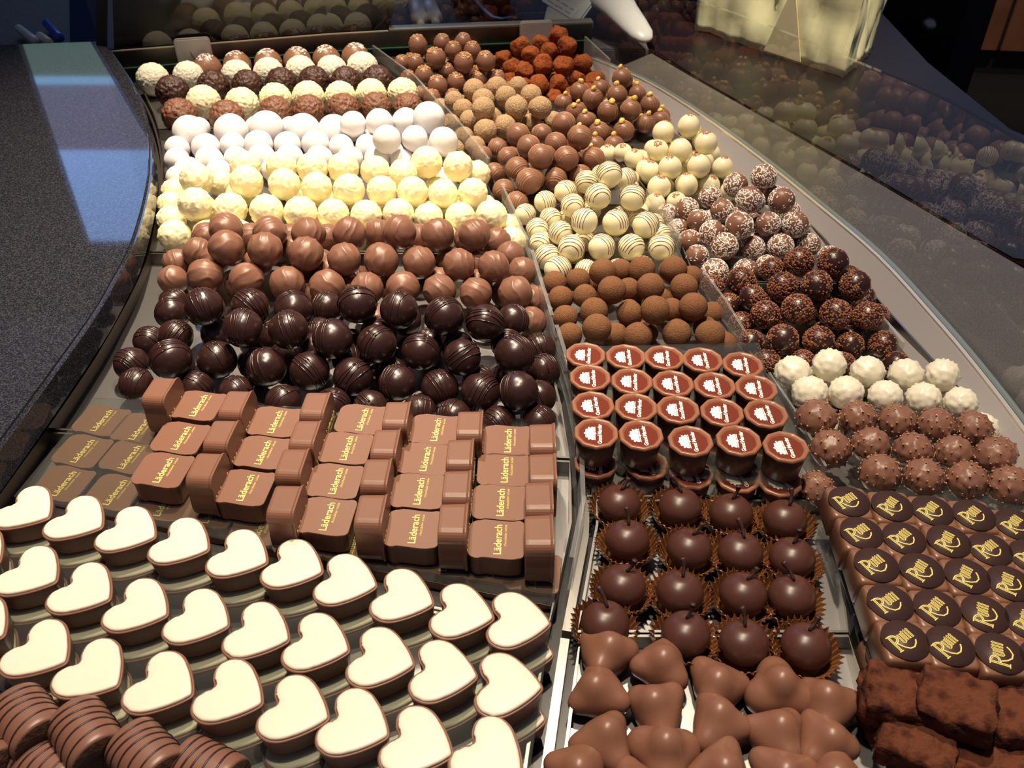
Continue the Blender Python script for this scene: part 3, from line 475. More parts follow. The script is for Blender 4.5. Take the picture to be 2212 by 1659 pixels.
LY = [[(427, 875), (389, 945), (351, 1014)], [(592, 910), (566, 976), (528, 1052)], [(780, 905), (746, 967), (723, 1038), (704, 1114)], [(939, 927), (916, 990), (902, 1060), (891, 1141)], [(1094, 951), (1087, 1014), (1078, 1084), (1072, 1164)]]
ST = [[(345, 840)], [(509, 869), (478, 935), (443, 1008)], [(682, 872), (660, 935), (632, 998), (616, 1080)], [(858, 892), (834, 954), (814, 1020), (802, 1100)], [(1016, 913), (995, 976), (988, 1046), (980, 1120)], [(1173, 941), (1174, 1008), (1166, 1071), (1166, 1145)]]
ZP = .0187
for c, colm in enumerate(LY):
    for i, (px, py) in enumerate(colm):
        p = at(px, py, ZP+.0165); o = blk0 if first else copy_tree(blk0); first = False
        o.location = p; o.rotation_euler = (0, 0, -.14+.025*c+random.uniform(-.02, .02))
        n = len(colm); tag(o, f'flat brown block with gold lettering, {ordinal(c, 5)} column of flat ones, {"rearmost" if i == 0 else "frontmost" if i == n-1 else ORD[i]+" back"}', 'chocolate', 'gold lettered blocks lying on the acrylic plate')
for c, colm in enumerate(ST):
    for i, (px, py) in enumerate(colm):
        h = .0315; p = at(px, py, ZP+h); o = copy_tree(blk0); n = len(colm)
        q = Matrix.Rotation(-.10+.02*c, 4, 'Z') @ Matrix.Rotation(PI/2, 4, 'Y')
        o.rotation_euler = q.to_euler(); o.location = (p.x+.0080, p.y, ZP+.0166)
        tag(o, f'brown block standing on edge, {ordinal(c, 6)} column of standing ones, {"rearmost" if i == 0 else "frontmost" if i == n-1 else ORD[i]+" back"}' if n > 1 else 'brown block standing on edge at the far left of the printed blocks', 'chocolate', 'printed blocks standing on edge')
low = [(218, 907), (177, 973), (278, 986), (136, 1043), (247, 1062), (300, 925)]
lowl = ['rearmost left', 'middle left', 'middle right', 'front left', 'front right', 'rear right, half hidden']
for (px, py), l in zip(low, lowl):
    p = at(px, py, .0168); o = copy_tree(blk0); o.location = (p.x, p.y, .0168); o.rotation_euler = (0, 0, -.22)
    tag(o, f'gold lettered block seen through the clear plate, {l} of those', 'chocolate', 'gold lettered blocks below the plate')
k = 0
for (px, py) in [(352, 1085), (455, 1100), (560, 1135), (655, 1160), (760, 1170), (860, 1185), (960, 1200), (1060, 1215), (1150, 1235)]:
    p = at(px, py, .0168); o = copy_tree(blk0); o.location = (p.x, p.y-.0, .0168); o.rotation_euler = (0, 0, -.13)
    tag(o, f'printed block under the front of the plate, {ordinal(k, 9)} of that lower row', 'chocolate', 'gold lettered blocks below the plate'); k += 1
plate('block_plate', [at(*p, .0172)[:2] for p in ((205, 862), (1205, 905), (1198, 1312), (30, 1075))], .0172, .0014, 'clear acrylic plate under the brown gold lettered blocks')

# ------------------------------------------------------------ rum squares
def rum_strokes():
    W_ = .0011; ps = []
    def st(pts, w=.055):
        out = []; n = len(pts)
        for i, (x, y) in enumerate(pts):
            a = Vector(pts[min(i+1, n-1)])-Vector(pts[max(i-1, 0)]); a.normalize(); nrm = Vector((-a.y, a.x)); out.append(((x+nrm.x*w/2, y+nrm.y*w/2), (x-nrm.x*w/2, y-nrm.y*w/2)))
        vs = []; fs = []
        for z in (0, .0003):
            for a, b in out: vs += [(a[0]*.0094-.0080, a[1]*.0094-.0042, z), (b[0]*.0094-.0080, b[1]*.0094-.0042, z)]
        m = 2*n
        for i in range(n-1):
            fs += [[m+2*i, m+2*i+1, m+2*i+3, m+2*i+2], [2*i, 2*i+2, m+2*i+2, m+2*i], [2*i+1, m+2*i+1, m+2*i+3, 2*i+3]]
        fs += [[0, m, m+1, 1], [m-2, m-1, 2*m-1, 2*m-2]]
        ps.append(mesh('s', vs, fs, GOLD, False))
    st([(.02, 0), (.02, 1)], .05); st([(.11, 0), (.11, 1)], .05); st([(-.08, 0), (.2, 0)], .05); st([(-.1, 1), (.02, 1)], .05)
    st([(.02+.0, 1.0)]+[(.12+.38*math.sin(t), .74+.27*math.cos(t)) for t in [PI*i/10 for i in range(11)]], .06)
    st([(.16+.25*math.sin(t), .74+.18*math.cos(t)) for t in [PI*i/10 for i in range(11)]], .04)
    st([(.22, .47), (.40, .12), (.62, -.10), (.90, -.14), (1.15, .0), (1.3, .16)], .07)
    for x0, n in ((.58, 2), (.93, 3)):
        for i in range(n):
            x = x0+i*.19; st([(x, .36), (x, .84)], .04); st([(x+.075, .36), (x+.075, .84)], .04)
            if n == 3: st([(x-.03, .84), (x+.04, .95), (x+.11, .84)], .045)
            else: st([(x-.03, .84), (x+.11, .84)], .04)
        if n == 2: st([(x0, .36), (x0+.1, .27), (x0+.27, .36)], .05)
        else:
            for i in range(n): st([(x0+i*.19-.02, .36), (x0+i*.19+.1, .36)], .04)
    return join('rum', ps, GOLD)
BAGM2 = mat('tan kraft fold', (.60, .50, .30), .6)  # tan paper of the bag's folded flap
RUMM = mat('square chocolate shell', (.20, .092, .050), .36)
def rum_proto():
    root = thing('rum_square', (0, 0, 0), 'x', 'chocolate')
    w = .0122
    def ring(s, z, r=.0026):
        o = []
        for cx, cy, a0 in ((1, 1, 0), (-1, 1, .5), (-1, -1, 1), (1, -1, 1.5)):
            for i in range(7):
                a = PI*(a0+.5*i/6); o.append(Vector(((cx*(w-r)+r*math.cos(a))*s, (cy*(w-r)+r*math.sin(a))*s*1.06, z)))
        return o
    body = loft('rum body', [ring(.97, 0), ring(1, .001), ring(1, .0135), ring(.985, .0160), ring(.95, .0176), ring(.90, .0184), ring(.8, .0186)], RUMM)
    link('body', body, root)
    d = prism('disc', [(.0121*math.cos(2*PI*i/56), .0121*math.sin(2*PI*i/56)) for i in range(56)], .0184, .0198, DARKM, .0005, True); dd = link('disc', d, root); dd['label'] = 'dark chocolate disc'
    link('gold_word', turn(rum_strokes(), Matrix.Translation((0, 0, .0198))), dd)['label'] = 'gold printed word'
    return root
rum0 = rum_proto(); first = True
RUM = [[(1835, 1081), (1928, 1091), (2015, 1101), (2105, 1111), (2196, 1131)], [(1862, 1149), (1954, 1161), (2051, 1167), (2140, 1185), (2228, 1200)], [(1894, 1218), (1992, 1230), (2091, 1242), (2182, 1258)], [(1924, 1300), (2025, 1312), (2129, 1324), (2222, 1340)], [(1956, 1381), (2053, 1393), (2162, 1409), (2258, 1425)]]
RANG = [23, 42, 38, 33, 36, 26, 34, 48, 27, 35, 28, 45, 50, 55, 27, 36, 62, 50, 30, 35, 68, 50]
k = 0
for r, row in enumerate(RUM):
    for i, (px, py) in enumerate(row):
        p = at(px, py, .0425); o = rum0 if first else copy_tree(rum0); first = False
        o.location = (p.x, p.y, .0228); o.rotation_euler = (0, 0, -.05)
        dsk = [c for c in o.children if 'disc' in c.name][0]; dsk.rotation_euler = (0, 0, math.radians(RANG[k])+.05); k += 1
        tag(o, f'brown square with dark disc and gold word, {ordinal(i, len(row))} in {["back", "second", "third", "fourth", "front"][r]} row', 'chocolate', 'disc topped squares in rows')
for i in range(4):
    p = at(*RUM[4][i], .0425); o = copy_tree(rum0); o.location = (p.x-.001, p.y+.004, .0005)
    tag(o, f'brown disc topped square below the plate, {ordinal(i, 4)} of the hidden front row', 'chocolate', 'disc topped squares below the plate')
plate('rum_plate', [at(*p, .021)[:2] for p in ((1765, 1060), (2260, 1060), (2330, 1500), (1895, 1478))], .0212, .0014, 'clear acrylic plate under the dark disc squares')

# ------------------------------------------------------------ hearts
def heart_outline(s=1., n=96):
    # local: notch at -x, point at +x; two round lobes, slightly bowed sides, blunt point
    ctrl = [(-.345, 0), (-.445, .12), (-.50, .28), (-.42, .44), (-.24, .52), (-.04, .50), (.16, .385), (.34, .235), (.475, .085), (.515, 0)]
    up = [Vector(c) for c in ctrl]; full = up+[Vector((c.x, -c.y)) for c in up[-2:0:-1]]
    k = len(full); pts = []
    for i in range(n):
        t = i*k/n; j = int(t); u = t-j; p0, p1, p2, p3 = (full[(j+q) % k] for q in (-1, 0, 1, 2))
        pts.append((p1*2+(p2-p0)*u+(p0*2-p1*5+p2*4-p3)*u*u+(p1*3-p0-p2*3+p3)*u**3)*.5*.0335*s)
    return [Vector((p.x, p.y*1.08)) for p in pts]
def offset(pts, d):
    n = len(pts); out = []
    for i in range(n):
        t = (pts[(i+1) % n]-pts[i-1]).normalized(); out.append(pts[i]+Vector((-t.y, t.x))*d)
    for _ in range(2): out = [(out[i-1]+out[i]*2+out[(i+1) % n])/4 for i in range(n)]
    return out
def heart_proto(seed):
    root = thing('heart_chocolate', (0, 0, 0), 'x', 'chocolate')
    h = heart_outline(); n = len(h); a = sum(h[i].x*h[(i+1) % n].y-h[(i+1) % n].x*h[i].y for i in range(n)); sg = 1 if a > 0 else -1
    ins = lambda d: offset(h, sg*d)
    def R(d, z, wv=0): return [Vector((p.x*(1-d/.016), p.y*(1-d/.016), z)) for p in h]
    body = loft('heart shell', [R(.0020, 0), R(.0017, .0005), R(.0004, .0118), R(.0, .0132), R(.0002, .0138), R(.0010, .0140), R(.0014, .0134)], MILKP if 0 else MILK)
    link('shell', body, root)
    rnd = random.Random(seed); w = [.0014+.0005*noise.noise(Vector((i*.35, seed*3.3, 0)))+.0003*noise.noise(Vector((i*1.1, seed, 2))) for i in range(n)]; w = [(w[i]*(abs(n/2-i)/(n/2))+w[0]*(1-abs(n/2-i)/(n/2))) for i in range(n)]
    def T(e, z):
        q = [h[i]+(ins(1)[i]-h[i]).normalized()*(w[i]) for i in range(n)]; return [Vector((p.x*(1-e/.016), p.y*(1-e/.016), z)) for p in q]
    top = loft('heart filling', [T(.0004, .0128), T(.0, .0141), T(.0001, .0148), T(.0007, .0153), T(.0018, .0155), T(.009, .01555)], HEARTC)
    link('cream_filling', top, root)['label'] = 'cream coloured nut filling'
    return root
hearts0 = [heart_proto(s) for s in range(4)]; used = [0]*4; k = 0
H1 = [(60, 1100), (171, 1122), (282, 1146), (397, 1172), (522, 1199), (639, 1221), (752, 1254), (875, 1289), (1002, 1322), (1122, 1340)]
H2 = [(-50, 1196), (70, 1237), (184, 1275), (304, 1311), (434, 1335), (563, 1365), (690, 1390), (828, 1422), (961, 1451), (1100, 1479)]
H3 = [(-45, 1352), (89, 1406), (203, 1451), (354, 1479), (503, 1498), (642, 1533), (771, 1565), (907, 1606), (1062, 1632)]
ANG = {0: [-20, -18, -14, -16, -16, -14, -10, -14, -10, -4], 1: [-20, -18, -18, -15, -14, -14, -12, -10, -6, -2], 2: [-18, -20, -25, -16, -16, -12, -16, -16, -30]}
HZ = .0185
for r, row in enumerate((H1, H2, H3)):
    for i, (px, py) in enumerate(row):
        p = at(px, py, HZ+.0145); v = k % 4; o = copy_tree(hearts0[v]) if used[v] else hearts0[v]; used[v] = 1; k += 1
        o.location = (p.x, p.y, HZ); o.rotation_euler = (0, 0, math.radians(ANG[r][i]-4))
        tag(o, f'cream topped chocolate heart, {ordinal(i, len(row))} in the {["back", "middle", "front"][r]} row', 'chocolate', 'cream topped hearts in rows')
        o = copy_tree(hearts0[v]); o.location = (p.x+.002, p.y-.006, .0006); o.rotation_euler = (0, 0, math.radians(ANG[r][i]-7))
        tag(o, f'chocolate heart under the clear plate, {ordinal(i, len(row))} in lower {["back", "middle", "front"][r]} row', 'chocolate', 'cream topped hearts below the plate')
plate('heart_plate', [at(*p, .0170)[:2] for p in ((-90, 1150), (60, 1085), (1190, 1345), (1140, 1700), (560, 1700), (-140, 1440))], .0168, .0014, 'clear acrylic plate under the cream topped hearts')

# ------------------------------------------------------------ cherries in paper cases
def cherry_proto(i):
    root = thing('stemmed_cherry_chocolate', (0, 0, 0), 'x', 'chocolate')
    b = ball('cherry', lambda v: 1+.03*nz(v, 1.3, i)-.20*math.exp(-(v-Vector((.1, .35, .93)).normalized()).length_squared/.07), MILKD if 0 else DARKC, 4)
    c = link('cherry_body', b, root, (0, 0, .0142), (0, 0, 0), (.0137, .0133, .0116))
    d = Vector((.1, .35, .93)).normalized(); L = (.008, .011, .009, .013)[i]; dr = (Vector((.5, .6, .9)), Vector((-.2, .7, .8)), Vector((.2, .3, 1)), Vector((-.6, .8, .7)))[i].normalized()
    p0 = Vector((0, 0, .0142))+Vector((d.x*.0138, d.y*.0138, d.z*.0124))*.8
    st = [(p0+dr*L*t+Vector((.002*math.sin(t*2), 0, 0)), .0010 if t < .8 else .0017) for t in (0, .2, .4, .6, .8, .92, 1.0)]
    link('stem', tubes('stem', [st], DARKM, 8), root)
    n = 96; rg = []
    for q, (r, z, f) in enumerate(((.0108, .0004, .0003), (.0134, .0030, .0008), (.0164, .0085, .0011), (.0186, .0130, .0016))):
        rg.append([Vector(((r+f*(1 if j % 3 == 0 else -.5)+.0006*math.sin(j*.3+i))*math.cos(2*PI*j/n), (r+f*(1 if j % 3 == 0 else -.5))*math.sin(2*PI*j/n), z+(.0009*(1 if j % 3 == 0 else -.4) if q == 3 else 0)+(.0015*math.sin(2*PI*j/n+i*2) if q == 3 else 0))) for j in range(n)])
    inner = [[Vector((v.x*.975, v.y*.975, v.z+.0002)) for v in r] for r in rg[::-1]]
    pc = loft('paper case', rg+inner, PAPER, (True, True), False); link('paper_case', pc, root)['label'] = 'fluted brown paper case'
    return root
DARKC = mat('cherry chocolate', (.080, .029, .021), .36, spec=.5)
ch0 = [cherry_proto(i) for i in range(4)]; used = [0]*4; k = 0
CH = [[(1339, 1085), (1470, 1091), (1580, 1105), (1697, 1118)], [(1356, 1162), (1490, 1182), (1600, 1190), (1712, 1202)], [(1345, 1262), (1470, 1275), (1607, 1280), (1712, 1284)], [(1308, 1342), (1482, 1366), (1608, 1384), (1743, 1392)]]
for r, row in enumerate(CH):
    for i, (px, py) in enumerate(row):
        p = at(px, py, .0165); v = (k*3+r) % 4; o = copy_tree(ch0[v]) if used[v] else ch0[v]; used[v] = 1; k += 1
        o.location = (p.x, p.y, .0004); o.rotation_euler = (0, 0, random.uniform(-.3, .3))
        tag(o, f'stemmed dark cherry in paper case, {ordinal(i, 4)} in the {RN4[r]} row', 'chocolate', 'stemmed cherries in brown paper cases')

# ------------------------------------------------------------ three nut clusters under smooth milk chocolate
def lobe_proto(i):
    rnd = random.Random(i+5); L = []
    if i % 4 == 3: L = [(Vector((.52, .1, -.1)), .50), (Vector((-.45, .33, -.1)), .52), (Vector((-.1, -.52, -.1)), .50), (Vector((0, .02, .42)), .44), (Vector((0, 0, -.1)), .68)]
    else:
        for a in (0, 2.1, 4.2): L.append((Vector((.64*math.cos(a+rnd.uniform(-.2, .2)), .64*math.sin(a+rnd.uniform(-.2, .2)), rnd.uniform(-.05, .12))), rnd.uniform(.33, .39)))
        L.append((Vector((0, 0, -.1)), .66)); L.append((Vector((.14*math.cos(i*2), .14*math.sin(i*2), .36)), .40))
    def fn(v):
        s = 0; K = 11
        for c, r in L:                         # support-like smooth union of the nuts, then rounded over
            b = v.dot(c); disc = b*b-c.length_squared+r*r
            t = b+math.sqrt(disc) if disc > 0 else max(.25, b+r*.35)
            s += math.exp(K*t)
        return math.log(s)/K-.06
    vs, fs = ICO[4]; P_ = [v*fn(v) for v in vs]; P_ = [Vector((p.x, p.y, max(p.z, -.55)))*.0205 for p in P_]
    me = mesh('nut cluster', P_, fs, LOBE); bm = bmesh.new(); bm.from_mesh(me)
    for _ in range(3): bmesh.ops.smooth_vert(bm, verts=bm.verts, factor=.5, use_axis_x=True, use_axis_y=True, use_axis_z=True)
    bm.to_mesh(me); bm.free(); return me
LOBE = mat('smooth milk coating', (.22, .098, .060), .38, spec=.5)
lb = [lobe_proto(i) for i in range(6)]; k = 0
LB = [[(1308, 1392), (1432, 1414), (1556, 1460), (1688, 1468), (1798, 1505)], [(1298, 1474), (1424, 1512), (1557, 1546), (1682, 1568), (1790, 1582)], [(1306, 1582), (1440, 1606), (1563, 1645), (1698, 1655), (1820, 1668)], [(1250, 1645), (1380, 1690), (1500, 1725)]]
for r, row in enumerate(LB):
    for i, (px, py) in enumerate(row):
        o = link('nut_cluster', lb[(k*5+r) % 6]); p = at(px, py, .020); o.location = (p.x, p.y, .0112); o.rotation_euler = (random.uniform(-.08, .08), random.uniform(-.08, .08), 1.1*k+.3*r); k += 1
        o.scale = (1.0, 1.0, 1.05)
        tag(o, f'smooth three lobed milk chocolate nut cluster, {ordinal(i, len(row))} in the {RN4[r]} row', 'chocolate', 'lobed milk chocolate clusters')

# ------------------------------------------------------------ striped logs (front left)
def log_proto(i):
    root = thing('striped_log', (0, 0, 0), 'x', 'chocolate'); L = .029; rr = .0138; n = 40
    def ring(x, r): return [Vector((x, r*math.cos(2*PI*j/n)*1.0, max(r*math.sin(2*PI*j/n), -.0095))) for j in range(n)]
    b = loft('log', [ring(-L/2, rr*.93), ring(-L/2+.0008, rr*.98), ring(-L/2+.003, rr), ring(L/2-.003, rr), ring(L/2-.0008, rr*.98), ring(L/2, rr*.94)], MILKR2, cap=(True, True)); link('body', b, root)
    e = loft('end', [ring(L/2, rr*.93), ring(L/2+.0003, rr*.90)], TRUF, cap=(True, True)); link('cut_face', e, root)['label'] = 'dark grainy cut face'
    ar = []
    for q in range(5):
        x0 = -L/2+.003+q*.0052; ar.append([(Vector((x0+.0014*math.sin(t*1.3+q), (rr+.0001)*math.cos(t), (rr+.0001)*math.sin(t))), .00055) for t in [PI*(-.18+1.36*s/24) for s in range(25)]])
    link('drizzle', tubes('log lines', ar, STRD2, 6, .6), root)['label'] = 'thin dark chocolate lines'
    return root
MILKR2 = mat('log chocolate', (.215, .10, .066), .4); TRUF = mat('grainy filling', (.07, .028, .012), .8, bump=(260, 1, .002)); STRD2 = mat('dark log line', (.035, .012, .012), .35)
log0 = log_proto(0); first = True
for (px, py, z, a, l) in [(62, 1562, .030, -42, 'leftmost, behind the others'), (188, 1592, .030, -46, 'showing its dark cut face'), (318, 1640, .028, -40, 'third from left'), (450, 1672, .022, -25, 'rightmost'), (110, 1668, .018, -30, 'lowest at the frame bottom'), (-50, 1640, .028, -30, 'at the far left frame corner')]:
    o = log0 if first else copy_tree(log0); first = False; p = at(px, py, z); o.location = p; o.rotation_euler = (0, 0, math.radians(a))
    tag(o, f'dark striped milk chocolate log, {l}', 'chocolate', 'striped chocolate logs')
plate('log_plate', [at(*p, .0155)[:2] for p in ((-150, 1480), (250, 1520), (560, 1720), (-200, 1760))], .0135, .002, 'clear plate under the striped chocolate logs')

# ------------------------------------------------------------ cocoa bricks (front right)
def brick(i):
    vs, fs = ICO[4]; rnd = random.Random(i); out = []
    for v in vs:
        m = max(abs(v.x), abs(v.y), abs(v.z)); q = v/m; q = q.lerp(v*1.25, .22); f = 1+.12*nz(v, 2.2, i)+.06*nz(v, 6, i)+.03*nz(v, 15, i); out.append(Vector((q.x*.0172*f, q.y*.0135*f, q.z*.0102*f)))
    return mesh('cocoa brick', out, fs, COCOAR2)
COCOAR2 = mat('dark cocoa dust', (.125, .042, .022), .95, spec=.1, bump=(260, .9, .0022), var=(130, (.045, .014, .010), .46, .66))
for i, (px, py, z, rot, l) in enumerate([(1940, 1512, .026, (0, .1, -.25), 'rear left'), (2062, 1526, .034, (.15, -.1, -.45), 'on top, tilted'), (2190, 1556, .024, (0, 0, .1), 'rear right at the frame edge'), (1978, 1612, .018, (.1, 0, -.5), 'front left'), (2124, 1645, .013, (0, 0, -.2), 'front middle'), (2206, 1640, .012, (0, 0, .2), 'front right corner'), (2060, 1600, .012, (0, 0, .9), 'wedged underneath'), (1950, 1560, .0115, (0, 0, .3), 'lowest at left')]):
    p = at(px, py, z); o = link('cocoa_brick', brick(i), None, p, rot); tag(o, f'oblong cocoa dusted truffle brick, {l} of the pile', 'chocolate', 'cocoa dusted bricks')

# ------------------------------------------------------------ display case: trays, rails, dividers
def smooth(P, k=4):
    P = [Vector((p[0], p[1])) for p in P]; out = []
    for i in range(len(P)-1):
        a, b, c, d = P[max(i-1, 0)], P[i], P[i+1], P[min(i+2, len(P)-1)]
        for q in range(k): u = q/k; out.append((b*2+(c-a)*u+(a*2-b*5+c*4-d)*u*u+(b*3-a-c*3+d)*u**3)*.5)
    return [(v.x, v.y) for v in out+[P[-1]]]
def walls(name, pts, z0, z1, th, m, parent=None, lean=0, close=False, z2=None):   # upright strip along a path, with thickness
    P_ = [Vector((p[0], p[1], 0)) for p in pts]; n = len(P_); rings = []; zz = (z1, z2)
    for i, p in enumerate(P_):
        a, b = (P_[i-1] if i or close else P_[i]), (P_[(i+1) % n] if i < n-1 or close else P_[i]); t = (b-a).normalized(); s = Vector((t.y, -t.x, 0)); z1 = zz[0]+(zz[1]-zz[0])*(i/(n-1))**.6 if z2 else z1
        rings.append([p-s*th/2+Vector((0, 0, z0)), p+s*th/2+Vector((0, 0, z0)), p+s*(th/2+lean)+Vector((0, 0, z1)), p+s*(lean-th/2)+Vector((0, 0, z1))])
    vs = [v for r in rings for v in r]; fs = []
    for i in range(n if close else n-1):
        k2 = (i+1) % n
        for j in range(4): fs.append([i*4+j, i*4+(j+1) % 4, k2*4+(j+1) % 4, k2*4+j])
    if not close: fs += [[3, 2, 1, 0], [(n-1)*4+j for j in range(4)]]
    me = mesh(name, vs, fs, m, False); bm = bmesh.new(); bm.from_mesh(me); bmesh.ops.recalc_face_normals(bm, faces=bm.faces); bm.to_mesh(me); bm.free()
    return link(name, me, parent)
def tray(label, pts, th=.0008, lip=.011, name='steel_tray'):
    t = thing(name, (0, 0, 0), label, 'tray', 'shallow steel trays')
    link('tray_base', prism('tray base', [(p[0], p[1]) for p in pts], -.0030, -.0002, STEEL), t)
    walls('tray_rim', [(p[0], p[1]) for p in pts], -.0030, lip, .0016, STEELR, t, close=True); return t
STEELR = mat('tray rim steel', (.40, .38, .35), .3, 1)
LE = [(-.478, 1.125), (-.430, 1.03), (-.384, .913), (-.3404, .7328), (-.335, .640), (-.332, .554), (-.336, .468), (-.345, .36), (-.36, .22)]       # left edge of the left trays
ME = [(-.2025, 1.245), (-.124, 1.110), (-.030, .878), (.009, .708), (.024, .598), (.036, .520), (.0425, .444), (.0400, .380), (.022, .2945), (.006, .20)]   # right edge of the left trays
def lerp(poly, y):
    for a, b in zip(poly, poly[1:]):
        if b[1] <= y <= a[1]: t = (a[1]-y)/(a[1]-b[1]); return (a[0]+(b[0]-a[0])*t, y)
    return (poly[-1][0], y) if y < poly[-1][1] else (poly[0][0], y)
def between(A, B, y0, y1, s0=0., s1=0., dA=.002, dB=-.003):     # tray outline between two edge paths
    ys = [y0+(y1-y0)*i/5 for i in range(6)]; L_ = [lerp(A, y) for y in ys]; R_ = [lerp(B, y+s0+(s1-s0)*(i/5)) for i, y in enumerate(ys)]
    return [(x+dA, y) for x, y in L_]+[(x+dB, y) for x, y in R_[::-1]]
tray('steel tray under the rear five rows of rough truffles', between(LE, ME, .99, 1.118, .0, .11))
tray('steel tray under powdered and yellowish cream truffles', between(LE, ME, .712, .985))
tray('steel tray under ridged milk and drizzled dark truffles', between(LE, ME, .468, .708, -.03, 0))
tray('steel tray under the gold lettered blocks', between(LE, ME, .388, .464, -.09, -.03))
tray('steel tray under cream topped hearts and striped logs', between(LE, ME, .13, .385, 0, -.09))
D1 = [(.118, 1.21), (.100, 1.15), (.098, 1.05), (.104, .99), (.12, .90), (.148, .826), (.155, .74), (.160, .66), (.172, .60), (.186, .555), (.198, .516), (.207, .43), (.206, .38), (.190, .2945), (.186, .20)]
RB = [(.115, 1.22), (.1755, 1.10), (.2185, 1.0), (.262, .885), (.292, .768), (.3166, .622), (.330, .5498), (.343, .4866), (.350, .43), (.352, .36), (.350, .22)]
tray('steel tray under the cup chocolates', between([(a+.006, b) for a, b in ME], D1, .402, .530))
tray('steel tray under the stemmed cherries', between([(a+.012, b) for a, b in ME], D1, .298, .398))
tray('steel tray under the lobed nut clusters', between([(a+.014, b) for a, b in ME], D1, .17, .295))
tray('steel tray under striped white and cocoa dusted truffles', between([(a+.004, b) for a, b in ME], D1, .534, .80))
tray('steel tray under striped milk and nut coated truffles', between([(a+.004, b) for a, b in ME], D1, .803, 1.07))
tray('steel tray under the rear nut tipped and lumpy cocoa truffles', between([(a+.004, b) for a, b in ME], [(.135, 1.25), (.135, 1.06)], 1.073, 1.235))
tray('steel tray under coconut and ivory truffles', between(D1, RB, .66, 1.045))
tray('steel tray under brittle truffles and rochers', between(D1, RB, .385, .657))
tray('steel tray under disc topped squares and cocoa bricks', between(D1, RB, .17, .381, 0, 0))

case = thing('display_case', (0, 0, -.9), 'long curved glass fronted chocolate display case', 'display case')
def cpart(name, me): o = link(name, me, case); o.location = (0, 0, .9); return o
cpart('base_shelf', prism('base', [(-.42, .02), (.43, .02), (.43, .40), (.40, .70), (.34, .90), (.235, 1.12), (.14, 1.275), (-.20, 1.235), (-.53, 1.18), (-.47, 1.05), (-.40, .90), (-.36, .74), (-.355, .5), (-.40, .2)], -.9, -.0040, BLACK))
RT = [(.1053, 1.195), (.132, 1.16), (.1714, 1.104), (.2188, 1.0025), (.2618, .8872), (.2972, .7761), (.3237, .6827), (.3382, .5879), (.3455, .5226), (.3502, .4483), (.352, .36), (.352, .16)]
RT = smooth(RT); nR = len(RT)
wall_v = []
for i, (x, y) in enumerate(RT):
    xb, yb = x-.027, y-.005
    wall_v.append([Vector((xb, yb, -.004)), Vector((x-.001, y, .0215)), Vector((x+.0035, y+.001, .0215)), Vector((x+.0035, y+.001, -.004))])
me = loft('outer wall', wall_v, WALLST, (True, True), False); bm = bmesh.new(); bm.from_mesh(me); bmesh.ops.recalc_face_normals(bm, faces=bm.faces); bm.to_mesh(me); bm.free(); cpart('outer_wall', me)
o = walls('rim_strip', [(x+.0012, y) for x, y in RT], .0216, .0236, .0032, mat('bright rim', (.75, .68, .58), .3, .6), case); o.location = (0, 0, .9)
GP = [(x+.0065, y+.002) for x, y in RT]
o = walls('front_glass', GP, .004, .088, .005, GLASS, case, z2=.205); o.location = (0, 0, .9); o['label'] = 'curved clear front glass'
o = walls('glass_foot', [(x+.0068, y+.002) for x, y in RT], .0, .0225, .0050, EDGE, case); o.location = (0, 0, .9)
# back wall with ledge, glass above
BK = [(-.535, 1.165), (-.25, 1.238), (-.17, 1.252), (.113, 1.285)]
o = walls('back_wall', BK, -.004, .040, .004, STEELD, case); o.location = (0, 0, .9)
o = walls('back_ledge', [(-.17, 1.262), (.113, 1.295)], .034, .042, .018, mat('ledge steel', (.42, .37, .28), .4, .7), case); o.location = (0, 0, .9)
o = walls('ledge_line', [(x, y-.001) for x, y in BK[:3]], .0402, .0415, .0025, mat('ledge line', (.70, .60, .46), .35, .5), case); o.location = (0, 0, .9)
o = walls('green_glass_edge', [(x, y-.004) for x, y in BK], .018, .0192, .0016, GREEN, case); o.location = (0, 0, .9)
o = walls('back_glass', [(x, y+.005) for x, y in BK], .0425, .40, .005, GLASS, case); o.location = (0, 0, .9); o['label'] = 'clear back glass'
o = walls('corner_post', [(-.552, 1.168), (-.540, 1.170)], -.004, .42, .010, BLACK, case); o.location = (0, 0, .9); o.data.transform(Matrix(((1, 0, .3, 0), (0, 1, 0, 0), (0, 0, 1, 0), (0, 0, 0, 1))))
# slotted rail between counter and trays
rail = smooth([at(*p, -.004)[:2] for p in ((250, 130), (312, 215), (345, 330), (338, 430), (305, 560), (235, 680), (165, 790), (55, 950), (-60, 1110), (-250, 1400))])
ro = []
for i, (x, y) in enumerate(rail): ro.append([Vector((x-.018, y-.003, -.004)), Vector((x+.018, y+.002, -.004)), Vector((x+.018, y+.002, -.001)), Vector((x-.018, y-.003, -.001))])
me = loft('rail', ro, mat('dull dark rail', (.07, .065, .065), .45, .6, var=(350, (.25, .17, .12), .70, .76)), (True, True), False); bm = bmesh.new(); bm.from_mesh(me); bmesh.ops.recalc_face_normals(bm, faces=bm.faces); bm.to_mesh(me); bm.free(); cpart('edge_rail', me)
